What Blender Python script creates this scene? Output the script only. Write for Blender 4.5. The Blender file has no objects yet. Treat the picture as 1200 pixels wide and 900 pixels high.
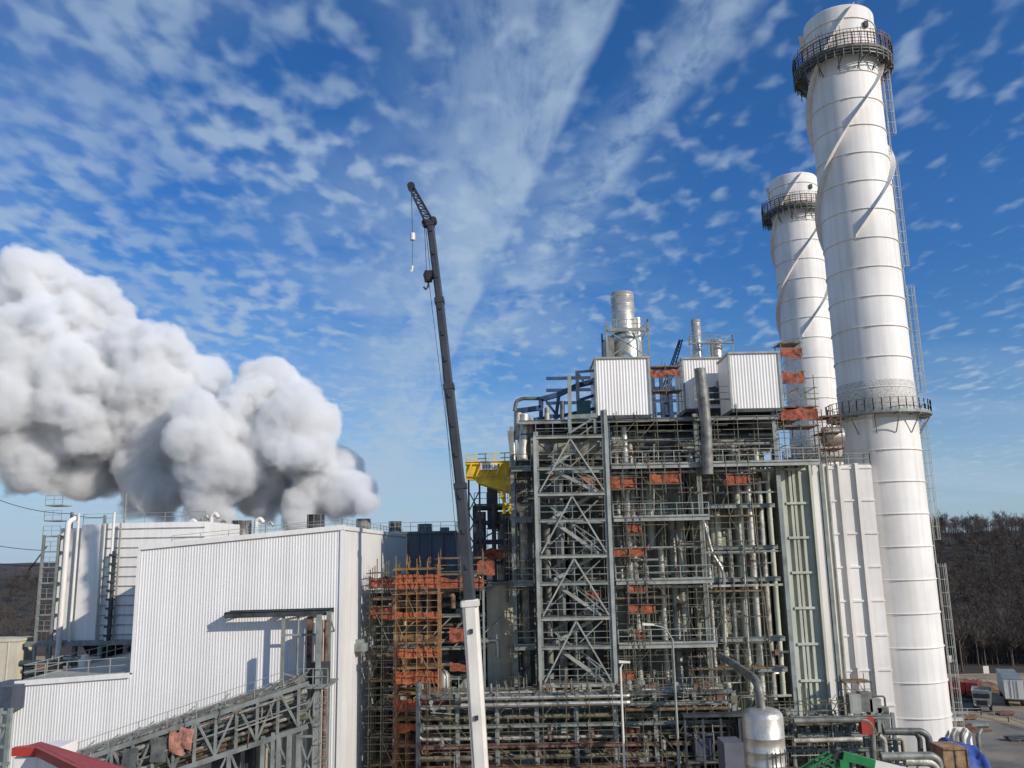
import bpy, math, random
import numpy as np
from mathutils import Vector, Matrix, noise
R = random.Random(7)
C = bpy.context.scene.collection
PI = math.pi; STEAM_D = 1.5
# ------------------------------------------------------------------ camera frame (also used to place things at real depths)
F = 1000.0; HOR = 195.0; ROLL = 0.02; H = 25.0
TH = math.atan(HOR / F)
fwd = Vector((0, math.cos(TH), math.sin(TH)))
up0 = Vector((0, -math.sin(TH), math.cos(TH)))
rt0 = Vector((1, 0, 0))
rt = rt0 * math.cos(ROLL) - up0 * math.sin(ROLL)
up = up0 * math.cos(ROLL) + rt0 * math.sin(ROLL)
CAM = Vector((0, 0, H))
def P(px, py, Y):
    d = fwd * F + rt * (px - 600) - up * (py - 450)
    return CAM + d * (Y / d.y)
def X(px, py, Y): return P(px, py, Y).x
def Z(px, py, Y): return P(px, py, Y).z

# ------------------------------------------------------------------ materials
MATS = {}
def mat(name, col, rough=0.6, metal=0.0, var=0.12, scale=0.6, streak=0.0, bump=0.0, bscale=8.0, dark=None, emis=None, panel=0.0):
    if name in MATS: return MATS[name]
    col = (min(1, col[0]*1.06), col[1], col[2]*.90)
    m = bpy.data.materials.new(name); m.use_nodes = True
    nt = m.node_tree; N = nt.nodes; L = nt.links
    b = N['Principled BSDF']
    b.inputs['Roughness'].default_value = rough; b.inputs['Metallic'].default_value = metal
    tc = N.new('ShaderNodeTexCoord')
    geo = N.new('ShaderNodeNewGeometry')
    n1 = N.new('ShaderNodeTexNoise'); n1.inputs['Scale'].default_value = scale; n1.inputs['Detail'].default_value = 6
    n1.inputs['Roughness'].default_value = 0.65
    L.new(geo.outputs['Position'], n1.inputs['Vector'])
    r = N.new('ShaderNodeValToRGB')
    d = dark if dark else tuple(c * (1 - 2.2 * var) for c in col)
    br = tuple(min(1, c * (1 + var)) for c in col)
    r.color_ramp.elements[0].position = 0.3; r.color_ramp.elements[0].color = (*d, 1)
    r.color_ramp.elements[1].position = 0.62; r.color_ramp.elements[1].color = (*br, 1)
    L.new(n1.outputs['Fac'], r.inputs['Fac'])
    out = r.outputs['Color']
    if streak > 0:
        mp = N.new('ShaderNodeMapping'); mp.inputs['Scale'].default_value = (2.2, 2.2, 0.07)
        L.new(geo.outputs['Position'], mp.inputs['Vector'])
        n2 = N.new('ShaderNodeTexNoise'); n2.inputs['Scale'].default_value = 1.0; n2.inputs['Detail'].default_value = 5
        L.new(mp.outputs['Vector'], n2.inputs['Vector'])
        r2 = N.new('ShaderNodeValToRGB')
        r2.color_ramp.elements[0].position = 0.35; r2.color_ramp.elements[0].color = (1 - streak*.85, 1 - streak*1.05, 1 - streak*1.3, 1)
        r2.color_ramp.elements[1].position = 0.6; r2.color_ramp.elements[1].color = (1, 1, 1, 1)
        L.new(n2.outputs['Fac'], r2.inputs['Fac'])
        mx = N.new('ShaderNodeMix'); mx.data_type = 'RGBA'; mx.blend_type = 'MULTIPLY'; mx.inputs['Factor'].default_value = 1
        L.new(out, mx.inputs['A']); L.new(r2.outputs['Color'], mx.inputs['B']); out = mx.outputs['Result']
    if panel > 0:   # slight tone change from sheet to sheet
        sx = N.new('ShaderNodeSeparateXYZ'); L.new(geo.outputs['Position'], sx.inputs[0])
        fl = N.new('ShaderNodeMath'); fl.operation = 'FLOOR'; L.new(sx.outputs['X'], fl.inputs[0])
        wn = N.new('ShaderNodeTexWhiteNoise'); wn.noise_dimensions = '1D'; L.new(fl.outputs[0], wn.inputs['W'])
        mr = N.new('ShaderNodeMapRange'); mr.inputs['To Min'].default_value = 1-panel; L.new(wn.outputs['Value'], mr.inputs['Value'])
        m2 = N.new('ShaderNodeMix'); m2.data_type = 'RGBA'; m2.blend_type = 'MULTIPLY'; m2.inputs['Factor'].default_value = 1
        L.new(out, m2.inputs['A']); L.new(mr.outputs['Result'], m2.inputs['B']); out = m2.outputs['Result']
    L.new(out, b.inputs['Base Color'])
    if bump > 0:
        n3 = N.new('ShaderNodeTexNoise'); n3.inputs['Scale'].default_value = bscale; n3.inputs['Detail'].default_value = 4
        L.new(geo.outputs['Position'], n3.inputs['Vector'])
        bp = N.new('ShaderNodeBump'); bp.inputs['Strength'].default_value = bump; bp.inputs['Distance'].default_value = 0.1
        L.new(n3.outputs['Fac'], bp.inputs['Height']); L.new(bp.outputs['Normal'], b.inputs['Normal'])
    MATS[name] = m
    return m
M = dict(
    steel=mat('galvanised_steel', (0.25, 0.29, 0.30), 0.55, 0.15, 0.18, 0.9, 0.2),
    steel_l=mat('pale_steel', (0.33, 0.36, 0.36), 0.5, 0.1, 0.15, 0.9, 0.15),
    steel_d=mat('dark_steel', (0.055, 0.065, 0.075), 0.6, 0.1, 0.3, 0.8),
    steel_b=mat('blue_steel', (0.035, 0.07, 0.15), 0.5, 0.1, 0.3, 0.8),
    grate=mat('grating', (0.13, 0.14, 0.14), 0.7, 0.2, 0.3, 1.5),
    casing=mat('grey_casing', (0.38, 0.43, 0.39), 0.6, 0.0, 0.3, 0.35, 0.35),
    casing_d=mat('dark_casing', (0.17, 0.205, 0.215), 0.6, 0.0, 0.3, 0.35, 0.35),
    casing_g=mat('pale_green_casing', (0.50, 0.55, 0.50), 0.5, 0.0, 0.08, 0.3, 0.18),
    casing_t=mat('tan_casing', (0.52, 0.49, 0.39), 0.6, 0.0, 0.12, 0.3, 0.2),
    white=mat('white_cladding', (0.79, 0.81, 0.86), 0.45, 0.0, 0.05, 0.15, 0.10),
    ribbed=mat('ribbed_cladding', (0.75, 0.78, 0.84), 0.55, 0.0, 0.03, 0.12, 0.05, panel=.06),
    cream=mat('cream_wall', (0.60, 0.58, 0.50), 0.7, 0.0, 0.08, 0.3, 0.12, bump=0.3, bscale=2),
    stack=mat('stack_paint', (0.73, 0.74, 0.77), 0.6, 0.0, 0.06, 0.15, 0.11, bump=0.12, bscale=0.7),
    stackm=mat('stack_pins', (0.52, 0.52, 0.52), 0.6, 0.0, 0.22, 6.0),
    silver=mat('silver_insulation', (0.62, 0.62, 0.60), 0.42, 0.7, 0.12, 1.2, 0.12, bump=0.2, bscale=3.5),
    silver_r=mat('dull_insulation', (0.42, 0.43, 0.41), 0.55, 0.3, 0.3, 1.4, 0.2, bump=0.4, bscale=3),
    net=mat('orange_netting', (0.31, 0.085, 0.04), 0.85, 0.0, 0.35, 3.0, bump=0.8, bscale=3),
    net2=mat('faded_orange_netting', (0.30, 0.085, 0.05), 0.85, 0.0, 0.4, 2.0, bump=0.8, bscale=3),
    scaf=mat('scaffold_tube', (0.17, 0.16, 0.125), 0.5, 0.3, 0.3, 2.0),
    scaf_o=mat('ochre_scaffold_tube', (0.26, 0.155, 0.07), 0.6, 0.1, 0.35, 2.0),
    plank=mat('scaffold_planks', (0.20, 0.13, 0.07), 0.8, 0.0, 0.4, 2.0),
    rust=mat('primer_brown', (0.17, 0.10, 0.075), 0.7, 0.0, 0.4, 1.5),
    olive=mat('olive_pipe', (0.14, 0.135, 0.09), 0.7, 0.0, 0.4, 1.2),
    pipe=mat('grey_pipe', (0.20, 0.215, 0.215), 0.5, 0.2, 0.3, 1.4, 0.15),
    pipe_d=mat('dark_grey_pipe', (0.12, 0.135, 0.14), 0.5, 0.2, 0.3, 1.4),
    yellow=mat('yellow_paint', (0.72, 0.52, 0.02), 0.5, 0.0, 0.15, 0.9, 0.1),
    boomw=mat('boom_white', (0.72, 0.72, 0.72), 0.45, 0.0, 0.06, 0.5, 0.08),
    boomd=mat('boom_grey', (0.045, 0.053, 0.068), 0.45, 0.1, 0.15, 0.5, 0.1),
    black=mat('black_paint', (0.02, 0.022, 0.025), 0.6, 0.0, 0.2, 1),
    red=mat('red_trim', (0.42, 0.045, 0.04), 0.5, 0.0, 0.1, 0.6, 0.1),
    redp=mat('red_paint', (0.32, 0.04, 0.03), 0.5, 0.0, 0.2, 0.9),
    green=mat('green_paint', (0.012, 0.20, 0.06), 0.45, 0.0, 0.15, 0.9),
    blue=mat('blue_tarp', (0.03, 0.07, 0.32), 0.6, 0.0, 0.3, 1.5, bump=1.0, bscale=1.5),
    bluec=mat('blue_grey_steel', (0.065, 0.085, 0.13), 0.5, 0.1, 0.2, 0.6, 0.2),
    tan=mat('tan_ply', (0.30, 0.20, 0.12), 0.8, 0.0, 0.3, 1.0),
    slate=mat('slate_cladding', (0.15, 0.17, 0.20), 0.6, 0.0, 0.15, 0.3, 0.2),
    teal=mat('teal_paint', (0.02, 0.10, 0.10), 0.5, 0.0, 0.2, 0.9),
    tyre=mat('tyre_rubber', (0.02, 0.02, 0.02), 0.9, 0.0, 0.2, 2),
    glass=mat('cab_glass', (0.03, 0.04, 0.05), 0.1, 0.0, 0.1, 1),
    pink=mat('pink_sheet', (0.46, 0.22, 0.17), 0.8, 0.0, 0.3, 1.5, bump=0.8, bscale=3),
    bark=mat('bark', (0.10, 0.078, 0.062), 0.9, 0.0, 0.3, 3),
    twig=mat('winter_twigs', (0.085, 0.072, 0.066), 0.9, 0.0, 0.35, 0.02),
    roof=mat('roof_grey', (0.36, 0.37, 0.37), 0.7, 0.0, 0.15, 0.3),
    dirt=mat('sandy_dirt', (0.33, 0.26, 0.18), 0.95, 0.0, 0.25, 0.12, bump=0.7, bscale=0.8),
    asph=mat('asphalt', (0.20, 0.18, 0.15), 0.95, 0.0, 0.25, 0.09, bump=0.4, bscale=1.5, dark=(.07, .07, .072)),
    skin=mat('skin', (0.35, 0.2, 0.14), 0.6),
    hivis=mat('hivis', (0.5, 0.6, 0.05), 0.7),
)

# ------------------------------------------------------------------ mesh builder
ORG = {}
class MB:
    def __init__(s): s.v = []; s.f = []; s.sm = []
    def add(s, vs, fs, smooth=False):
        o = len(s.v); s.v += [tuple(p) for p in vs]; s.f += [tuple(i + o for i in f) for f in fs]; s.sm += [smooth] * len(fs)
    def box(s, x0, x1, y0, y1, z0, z1):
        if x0 > x1: x0, x1 = x1, x0
        if y0 > y1: y0, y1 = y1, y0
        if z0 > z1: z0, z1 = z1, z0
        s.add([(x0,y0,z0),(x1,y0,z0),(x1,y1,z0),(x0,y1,z0),(x0,y0,z1),(x1,y0,z1),(x1,y1,z1),(x0,y1,z1)],
              [(0,3,2,1),(4,5,6,7),(0,1,5,4),(1,2,6,5),(2,3,7,6),(3,0,4,7)])
    def frame(s, a, b):
        a = Vector(a); b = Vector(b); d = (b - a)
        if d.length < 1e-6: d = Vector((0, 0, 1e-3))
        d = d.normalized()
        ref = Vector((0, 0, 1)) if abs(d.z) < 0.95 else Vector((0, 1, 0))
        u = d.cross(ref).normalized(); w = u.cross(d).normalized()
        return a, b, d, u, w
    def extr(s, a, b, prof, smooth=False, prof2=None):
        a, b, d, u, w = s.frame(a, b); n = len(prof); p2 = prof2 or prof
        vs = [a + u * p[0] + w * p[1] for p in prof] + [b + u * p[0] + w * p[1] for p in p2]
        fs = [(i, (i + 1) % n, n + (i + 1) % n, n + i) for i in range(n)] 
        s.add(vs, fs, smooth); s.add(vs, [tuple(range(n))[::-1], tuple(range(n, 2 * n))])
    def beam(s, a, b, w, h=None):
        h = h or w; w /= 2; h /= 2
        s.extr(a, b, [(-w, -h), (w, -h), (w, h), (-w, h)])
    def taper(s, a, b, w1, h1, w2, h2):
        s.extr(a, b, [(-w1/2, -h1/2), (w1/2, -h1/2), (w1/2, h1/2), (-w1/2, h1/2)], prof2=[(-w2/2, -h2/2), (w2/2, -h2/2), (w2/2, h2/2), (-w2/2, h2/2)])
    def hbeam(s, a, b, w, h=None, t=None):
        h = h or w; t = t or w * 0.14; w /= 2; h /= 2
        s.extr(a, b, [(-w,-h),(w,-h),(w,-h+t),(t/2,-h+t),(t/2,h-t),(w,h-t),(w,h),(-w,h),(-w,h-t),(-t/2,h-t),(-t/2,-h+t),(-w,-h+t)])
    def tube(s, a, b, r, n=5, r2=None):
        r2 = r if r2 is None else r2
        pr = [(math.cos(2*PI*i/n) * r, math.sin(2*PI*i/n) * r) for i in range(n)]
        pq = [(math.cos(2*PI*i/n) * r2, math.sin(2*PI*i/n) * r2) for i in range(n)]
        s.extr(a, b, pr, n > 6, pq)
    def pipe(s, pts, r, n=10, bend=0.0):
        pts = [Vector(p) for p in pts]
        if bend > 0 and len(pts) > 2:
            q = [pts[0]]
            for i in range(1, len(pts) - 1):
                a, b, c = pts[i-1], pts[i], pts[i+1]
                da = (a - b); dc = (c - b); k = min(bend, da.length * .45, dc.length * .45)
                p0 = b + da.normalized() * k; p2 = b + dc.normalized() * k
                for t in (0, .2, .4, .6, .8, 1): q.append(p0 * (1-t)**2 + b * 2*t*(1-t) + p2 * t*t)
            q.append(pts[-1]); pts = q
        _, _, d, u, w = s.frame(pts[0], pts[1]); vs = []
        for i, p in enumerate(pts):
            if 0 < i < len(pts) - 1: t = ((pts[i+1] - p).normalized() + (p - pts[i-1]).normalized())
            elif i == 0: t = pts[1] - p
            else: t = p - pts[i-1]
            if t.length < 1e-6: t = d
            t = t.normalized(); u = (u - t * u.dot(t)).normalized(); w = t.cross(u)
            for k in range(n):
                a = 2*PI*k/n; vs.append(p + u * math.cos(a) * r + w * math.sin(a) * r)
        m = len(pts)
        s.add(vs, [(i*n+k, i*n+(k+1)%n, (i+1)*n+(k+1)%n, (i+1)*n+k) for i in range(m-1) for k in range(n)], True)
        s.add(vs[:n], [tuple(range(n))[::-1]]); s.add(vs[-n:], [tuple(range(n))])
    def lathe(s, cx, cy, prof, n=32, smooth=True, cap=True):
        vs = []
        for r, z in prof:
            for k in range(n):
                a = 2*PI*k/n; vs.append((cx + r*math.cos(a), cy + r*math.sin(a), z))
        m = len(prof)
        s.add(vs, [(i*n+k, i*n+(k+1)%n, (i+1)*n+(k+1)%n, (i+1)*n+k) for i in range(m-1) for k in range(n)], smooth)
        if cap:
            s.add(vs[:n], [tuple(range(n))[::-1]]); s.add(vs[-n:], [tuple(range(n))])
    def rail(s, pts, h=1.1, post=1.6, r=0.03, toe=True):
        pts = [Vector(p) for p in pts]
        for a, b in zip(pts[:-1], pts[1:]):
            k = max(1, round((b - a).length / post))
            for i in range(k + 1):
                p = a.lerp(b, i / k); s.beam(p, p + Vector((0, 0, h)), r * 1.8)
            for hh in (h, h * .55): s.beam(a + Vector((0, 0, hh)), b + Vector((0, 0, hh)), r * 1.6)
            if toe: s.beam(a + Vector((0, 0, .07)), b + Vector((0, 0, .07)), .02, .12)
    def build(s, name, m, parent=None):
        me = bpy.data.meshes.new(name)
        org = Vector(ORG.get(parent.name, (0, 0, 0))) if parent else Vector((0, 0, 0))
        if parent is None and s.v:
            a = np.array(s.v); mn = a.min(0); mx = a.max(0); org = Vector(((mn[0]+mx[0])/2, (mn[1]+mx[1])/2, mn[2]))
        me.from_pydata([(p[0]-org.x, p[1]-org.y, p[2]-org.z) for p in s.v], [], s.f)
        me.polygons.foreach_set('use_smooth', s.sm)
        me.materials.append(m)
        o = bpy.data.objects.new(name, me); C.objects.link(o)
        if parent: o.parent = parent
        else: o.location = org
        ORG[o.name] = tuple(org)
        return o
class Pieces:
    """small countable pieces: each its own part (up to a limit), the many smaller ones left over as stuff"""
    def __init__(s): s.items = []
    def new(s, m): b = MB(); s.items.append((b, m)); return b
    def flush(s, name, parent, limit=90):
        def size(it):
            a = np.array(it[0].v); return float((a.max(0)-a.min(0)).max())
        its = sorted([i for i in s.items if i[0].v], key=size, reverse=True)
        for b, m in its[:limit]: b.build(name, M[m], parent)
        rest = {}
        for b, m in its[limit:]: rest.setdefault(m, MB()).add(b.v, b.f)
        for m, b in rest.items(): b.build(name, M[m], parent)['kind'] = 'stuff'
def tag(o, label=None, cat=None, group=None, kind=None):
    if label: o['label'] = label
    if cat: o['category'] = cat
    if group: o['group'] = group
    if kind: o['kind'] = kind
    return o
def thing(name, label, cat, loc, group=None):
    o = bpy.data.objects.new(name, None); C.objects.link(o); o.location = loc; o.empty_display_size = .5
    ORG[o.name] = tuple(loc); tag(o, label, cat, group); return o
def copy_tree(o, parent=None):
    c = o.copy(); C.objects.link(c); c.parent = parent
    for ch in o.children: copy_tree(ch, c)
    return c
def one(name, m, parent, fn, *a, **k):
    b = MB(); getattr(b, fn)(*a, **k); return b.build(name, m, parent)
V = Vector
def scaffold(root, x0, x1, y0, y1, z0, z1, bay=2.0, lift=2.0, m=None, decks=1.0, brace=True, r=.03, jitter=0.0):
    m = m or M['scaf']
    nx = max(1, round((x1-x0)/bay)); ny = max(1, round((y1-y0)/bay)); nz = max(1, round((z1-z0)/lift))
    xs = [x0+(x1-x0)*i/nx for i in range(nx+1)]; ys = [y0+(y1-y0)*i/ny for i in range(ny+1)]; zs = [z0+(z1-z0)*i/nz for i in range(nz+1)]
    for x in xs:
        for y in ys:
            b = MB(); b.beam((x,y,z0),(x+R.uniform(-1,1)*jitter,y,z1+R.uniform(.2,1.2)), r*2); b.build('standard', m, root)
    for z in zs[1:]:
        b = MB()
        for y in ys: b.beam((x0-.3,y,z),(x1+.3,y,z), r*1.7)
        for x in xs: b.beam((x,y0-.3,z),(x,y1+.3,z), r*1.7)
        b.build('ledger_frame', m, root)
        if R.random() < .7:
            for dz in (-1.0, -.5): b = MB(); b.beam((x0-.3,y0,z+dz),(x1+.3,y0,z+dz), r*1.6); b.build('guard_rail', m, root)
    if brace:
        for i in range(nx):
            for k in range(nz):
                if R.random() < .4:
                    b = MB()
                    if R.random() < .5: b.beam((xs[i],y0-.05,zs[k]),(xs[i+1],y0-.05,zs[k+1]), r*1.6)
                    else: b.beam((xs[i+1],y0-.05,zs[k]),(xs[i],y0-.05,zs[k+1]), r*1.6)
                    b.build('brace', m, root)
    for z in zs[1:]:
        if R.random() < decks:
            a = R.uniform(0, .3)*(x1-x0) if R.random() < .5 else 0
            one('deck', M['plank'], root, 'box', x0+a, x1, y0, y1, z+.04, z+.10)
    return zs
def netsheet(root, x0, x1, y, z0, z1, m=None):
    """sagging debris net: wavy sheet with real folds and small gaps at its hem"""
    b = MB(); nx = max(4, int((x1-x0)/.3)); nz = max(3, int((z1-z0)/.3)); s = R.uniform(0, 99)
    vs = []
    for j in range(nz+1):
        for i in range(nx+1):
            x = x0+(x1-x0)*i/nx; z = z0+(z1-z0)*j/nz
            n = noise.noise(V((x*.9+s, z*.7, 1)))
            e = .25*noise.noise(V((x*1.3, s, j*3)))*(j in (0, nz))
            vs.append((x+.08*n, y+.22*n, z+e-.12*math.sin(PI*((x-x0) % 2)/2)*(j == nz)))
    b.add(vs, [(j*(nx+1)+i, j*(nx+1)+i+1, (j+1)*(nx+1)+i+1, (j+1)*(nx+1)+i) for j in range(nz) for i in range(nx)], True)
    return b.build('netting', m or M['net'], root)

# ------------------------------------------------------------------ world: Nishita sky + procedural cloud deck
SUN_EL = math.radians(25); PHI = math.radians(53)
sun_dir = V((math.sin(PHI)*math.cos(SUN_EL), -math.cos(PHI)*math.cos(SUN_EL), math.sin(SUN_EL)))
w = bpy.data.worlds.new("World"); bpy.context.scene.world = w; w.use_nodes = True
nt = w.node_tree; N = nt.nodes; L = nt.links
bg = N['Background']; bg.inputs['Strength'].default_value = 0.075
sky = N.new('ShaderNodeTexSky'); sky.sky_type = 'NISHITA'; sky.sun_disc = False
sky.sun_elevation = SUN_EL; sky.sun_rotation = math.atan2(sun_dir.x, sun_dir.y); sky.altitude = 200; sky.air_density = 1.0; sky.dust_density = 0.6; sky.ozone_density = 2.0
def math_(op, a, b=None, c=None, clamp=False):
    n = N.new('ShaderNodeMath'); n.operation = op; n.use_clamp = clamp
    for i, x in enumerate((a, b, c)):
        if x is None: continue
        if isinstance(x, (int, float)): n.inputs[i].default_value = x
        else: L.new(x, n.inputs[i])
    return n.outputs[0]
def ramp(x, lo, hi):
    n = N.new('ShaderNodeMapRange'); n.interpolation_type = 'SMOOTHSTEP'
    n.inputs['From Min'].default_value = lo; n.inputs['From Max'].default_value = hi; L.new(x, n.inputs['Value']); return n.outputs[0]
tc = N.new('ShaderNodeTexCoord'); sp = N.new('ShaderNodeSeparateXYZ'); L.new(tc.outputs['Generated'], sp.inputs[0])
zz = math_('ADD', math_('MAXIMUM', sp.outputs['Z'], 0.0), 0.10)
cx = math_('DIVIDE', sp.outputs['X'], zz); cy = math_('DIVIDE', sp.outputs['Y'], zz)
cb = N.new('ShaderNodeCombineXYZ'); L.new(cx, cb.inputs[0]); L.new(cy, cb.inputs[1])
def nz(scale, detail=5, rough=.55, vec=None, dist=0.0, sc=(1,1,1), rot=0, loc=(0,0,0)):
    mp = N.new('ShaderNodeMapping'); mp.inputs['Scale'].default_value = sc; mp.inputs['Rotation'].default_value = (0,0,rot); mp.inputs['Location'].default_value = loc
    L.new(vec or cb.outputs[0], mp.inputs['Vector'])
    n = N.new('ShaderNodeTexNoise'); n.inputs['Scale'].default_value = scale; n.inputs['Detail'].default_value = detail; n.inputs['Roughness'].default_value = rough
    n.inputs['Distortion'].default_value = dist
    L.new(mp.outputs[0], n.inputs['Vector']); return n.outputs['Fac']
def band(a, b, wdt, soft):
    """soft strip along the line a-b of the cloud plane"""
    a = V(a); b = V(b); d = (b-a).normalized(); nrm = V((-d.y, d.x))
    dist = math_('ADD', math_('MULTIPLY', cx, nrm.x), math_('ADD', math_('MULTIPLY', cy, nrm.y), -(a.dot(nrm))))
    wob = math_('MULTIPLY', math_('SUBTRACT', nz(1.3, 4), .5), .5)
    dist = math_('ABSOLUTE', math_('ADD', dist, wob))
    n = N.new('ShaderNodeMapRange'); n.interpolation_type = 'SMOOTHSTEP'
    n.inputs['From Min'].default_value = wdt; n.inputs['From Max'].default_value = wdt+soft; n.inputs['To Min'].default_value = 1; n.inputs['To Max'].default_value = 0
    L.new(dist, n.inputs['Value']); return n.outputs[0]
def SP(px, py):
    d = (fwd*F + rt*(px-600) - up*(py-450)).normalized(); return (d.x/(d.z+.10), d.y/(d.z+.10))
def sdist(a, b, wob=.07, ws=1.6):
    """signed distance (positive to the left of a-b seen from above) with a wavering edge"""
    a = V(a); b = V(b); d = (b-a).normalized(); nrm = V((-d.y, d.x))
    dist = math_('ADD', math_('MULTIPLY', cx, nrm.x), math_('ADD', math_('MULTIPLY', cy, nrm.y), -(a.dot(nrm))))
    return math_('ADD', dist, math_('MULTIPLY', math_('SUBTRACT', nz(ws, 5, .6), .5), wob))
def mul(*a):
    r = a[0]
    for q in a[1:]: r = math_('MULTIPLY', r, q)
    return r
def add(*a):
    r = a[0]
    for q in a[1:]: r = math_('ADD', r, q)
    return r
def inv(a): return math_('SUBTRACT', 1.0, a)
def thr(n, th, wdt):   # smoothstep with a moving threshold
    return ramp(math_('SUBTRACT', n, th), 0.0, wdt)
ax = math_('MULTIPLY', math_('DIVIDE', sp.outputs['X'], math_('MAXIMUM', sp.outputs['Y'], .05)), -1.0)   # + to the left
leftness = ramp(ax, -.22, .50)
patch = nz(.95, 3, .5, loc=(3.1, .6, 0))
cov = math_('MINIMUM', add(math_('MULTIPLY', leftness, .80), math_('MULTIPLY', ramp(patch, .38, .62), .52)), 1.0)
lump = nz(16.0, 2.4, .42, dist=.15, sc=(1.0, .66, 1), rot=.1)
lump2 = nz(6.0, 3, .5, dist=.1, sc=(1.0, .66, 1), loc=(4, 9, 0))
fine = nz(28, 4, .6, sc=(1, .8, 1))
lumpf = add(math_('MULTIPLY', lump, .72), math_('MULTIPLY', lump2, .18), math_('MULTIPLY', fine, .10))
th = math_('SUBTRACT', .55, math_('MULTIPLY', cov, .16))
puffs = math_('MULTIPLY', thr(lumpf, th, .21), math_('ADD', .5, math_('MULTIPLY', ramp(nz(1.9, 3, .5, loc=(8, 3, 0)), .35, .65), .5)))
veil = mul(ramp(nz(.8, 6, .6, dist=.6, loc=(7, 2, 0)), .34, .66), math_('ADD', math_('MULTIPLY', leftness, .42), .05))
mid = mul(inv(ramp(math_('ABSOLUTE', math_('SUBTRACT', ax, .06)), .08, .34)), ramp(nz(1.7, 6, .62, dist=.4), .34, .62), ramp(math_('MULTIPLY', sp.outputs['Z'], -1.0), -.50, -.36))
d1 = sdist(SP(736, 0), SP(588, 300)); d2 = sdist(SP(884, 0), SP(668, 285), .24, 1.2)
SG = 1.0
fib = nz(3.4, 6, .62, sc=(2.0, .55, 1), rot=.25, dist=.6)
fib2 = nz(11, 5, .6, sc=(1.0, .7, 1), rot=.3, dist=.3)
d1 = math_('MULTIPLY', d1, SG); d2 = math_('MULTIPLY', d2, SG)
b1 = mul(ramp(d1, -.006, .022), inv(ramp(d1, .02, .46)), ramp(add(math_('MULTIPLY', fib, .7), math_('MULTIPLY', fib2, .3)), .30, .58))
b2 = mul(ramp(d2, -.05, .02), inv(ramp(d2, .0, .16)), ramp(add(math_('MULTIPLY', fib, .4), math_('MULTIPLY', fib2, .6)), .36, .60))
low = mul(ramp(nz(1.0, 5, .55, sc=(.35, 1.4, 1), loc=(2, 5, 0)), .42, .62), ramp(math_('MULTIPLY', sp.outputs['Z'], -1.0), -.26, -.02))
haze = ramp(math_('MULTIPLY', sp.outputs['Z'], -1.0), -.22, .02)
# layered cover: 1-(1-a)(1-b)...
cover = inv(mul(inv(math_('MULTIPLY', puffs, .72)), inv(math_('MULTIPLY', veil, .34)), inv(math_('MULTIPLY', mid, .35)), inv(math_('MULTIPLY', b1, .68)), inv(math_('MULTIPLY', b2, .66)), inv(math_('MULTIPLY', low, .5)), inv(math_('MULTIPLY', haze, .65))))
tint = N.new('ShaderNodeMix'); tint.data_type = 'RGBA'; L.new(ramp(sp.outputs['Z'], .02, .42), tint.inputs['Factor'])
tint.inputs['A'].default_value = (.78, 1.12, 1.5, 1); tint.inputs['B'].default_value = (.36, .96, 1.66, 1)
mt = N.new('ShaderNodeMix'); mt.data_type = 'RGBA'; mt.blend_type = 'MULTIPLY'; mt.inputs['Factor'].default_value = 1
L.new(sky.outputs[0], mt.inputs['A']); L.new(tint.outputs['Result'], mt.inputs['B'])
mx = N.new('ShaderNodeMix'); mx.data_type = 'RGBA'; L.new(cover, mx.inputs['Factor']); L.new(mt.outputs['Result'], mx.inputs['A'])
mx.inputs['B'].default_value = (5.3, 7.0, 9.0, 1)
L.new(mx.outputs['Result'], bg.inputs['Color'])
ld = bpy.data.lights.new('sun', 'SUN'); ld.energy = 3.9; ld.angle = math.radians(.53); ld.color = (1, .92, .82)
lo = bpy.data.objects.new('sun', ld); C.objects.link(lo); lo.rotation_euler = (-sun_dir).to_track_quat('-Z', 'Y').to_euler(); lo.location = (60, -40, 90)

# camera
cd = bpy.data.cameras.new('camera'); cd.sensor_width = 36; cd.lens = 36*F/1200; cd.clip_end = 6000; cd.clip_start = .1
co = bpy.data.objects.new('camera', cd); C.objects.link(co)
co.matrix_world = Matrix(((rt.x, up.x, -fwd.x, CAM.x), (rt.y, up.y, -fwd.y, CAM.y), (rt.z, up.z, -fwd.z, CAM.z), (0, 0, 0, 1)))
bpy.context.scene.camera = co
bpy.context.scene.view_settings.view_transform = 'Standard'
# ================================================================== GROUND, ROADS, HILLS
b = MB(); b.add([(-3000,-500,0),(3000,-500,0),(3000,5000,0),(-3000,5000,0)], [(0,1,2,3)])
g = b.build('ground', M['dirt']); g['kind'] = 'structure'
def sheet(name, pts, z, m):
    b = MB(); b.add([(x, y, z) for x, y in pts], [tuple(range(len(pts)))]); o = b.build(name, m); o['kind'] = 'structure'; return o
def G(px, py):  # point on the ground seen there
    d = fwd*F + rt*(px-600) - up*(py-450); p = CAM + d*(-H/d.z); return (p.x, p.y)
sheet('yard_paving', [(-120, 20), (38, 20), (38, 150), (-120, 150)], .004, mat('yard', (.20,.17,.13), .95, 0, .3, .12))
sheet('road', [G(1135, 905), G(1300, 960), G(1300, 880), G(1240, 862), G(1170, 846), G(1128, 842), G(1118, 850), G(1150, 880)], .008, M['asph'])
sheet('side_road', [G(1106, 822), G(1130, 815), G(1210, 832), G(1260, 842), G(1260, 860), G(1180, 838), G(1108, 832)], .012, M['asph'])
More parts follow.
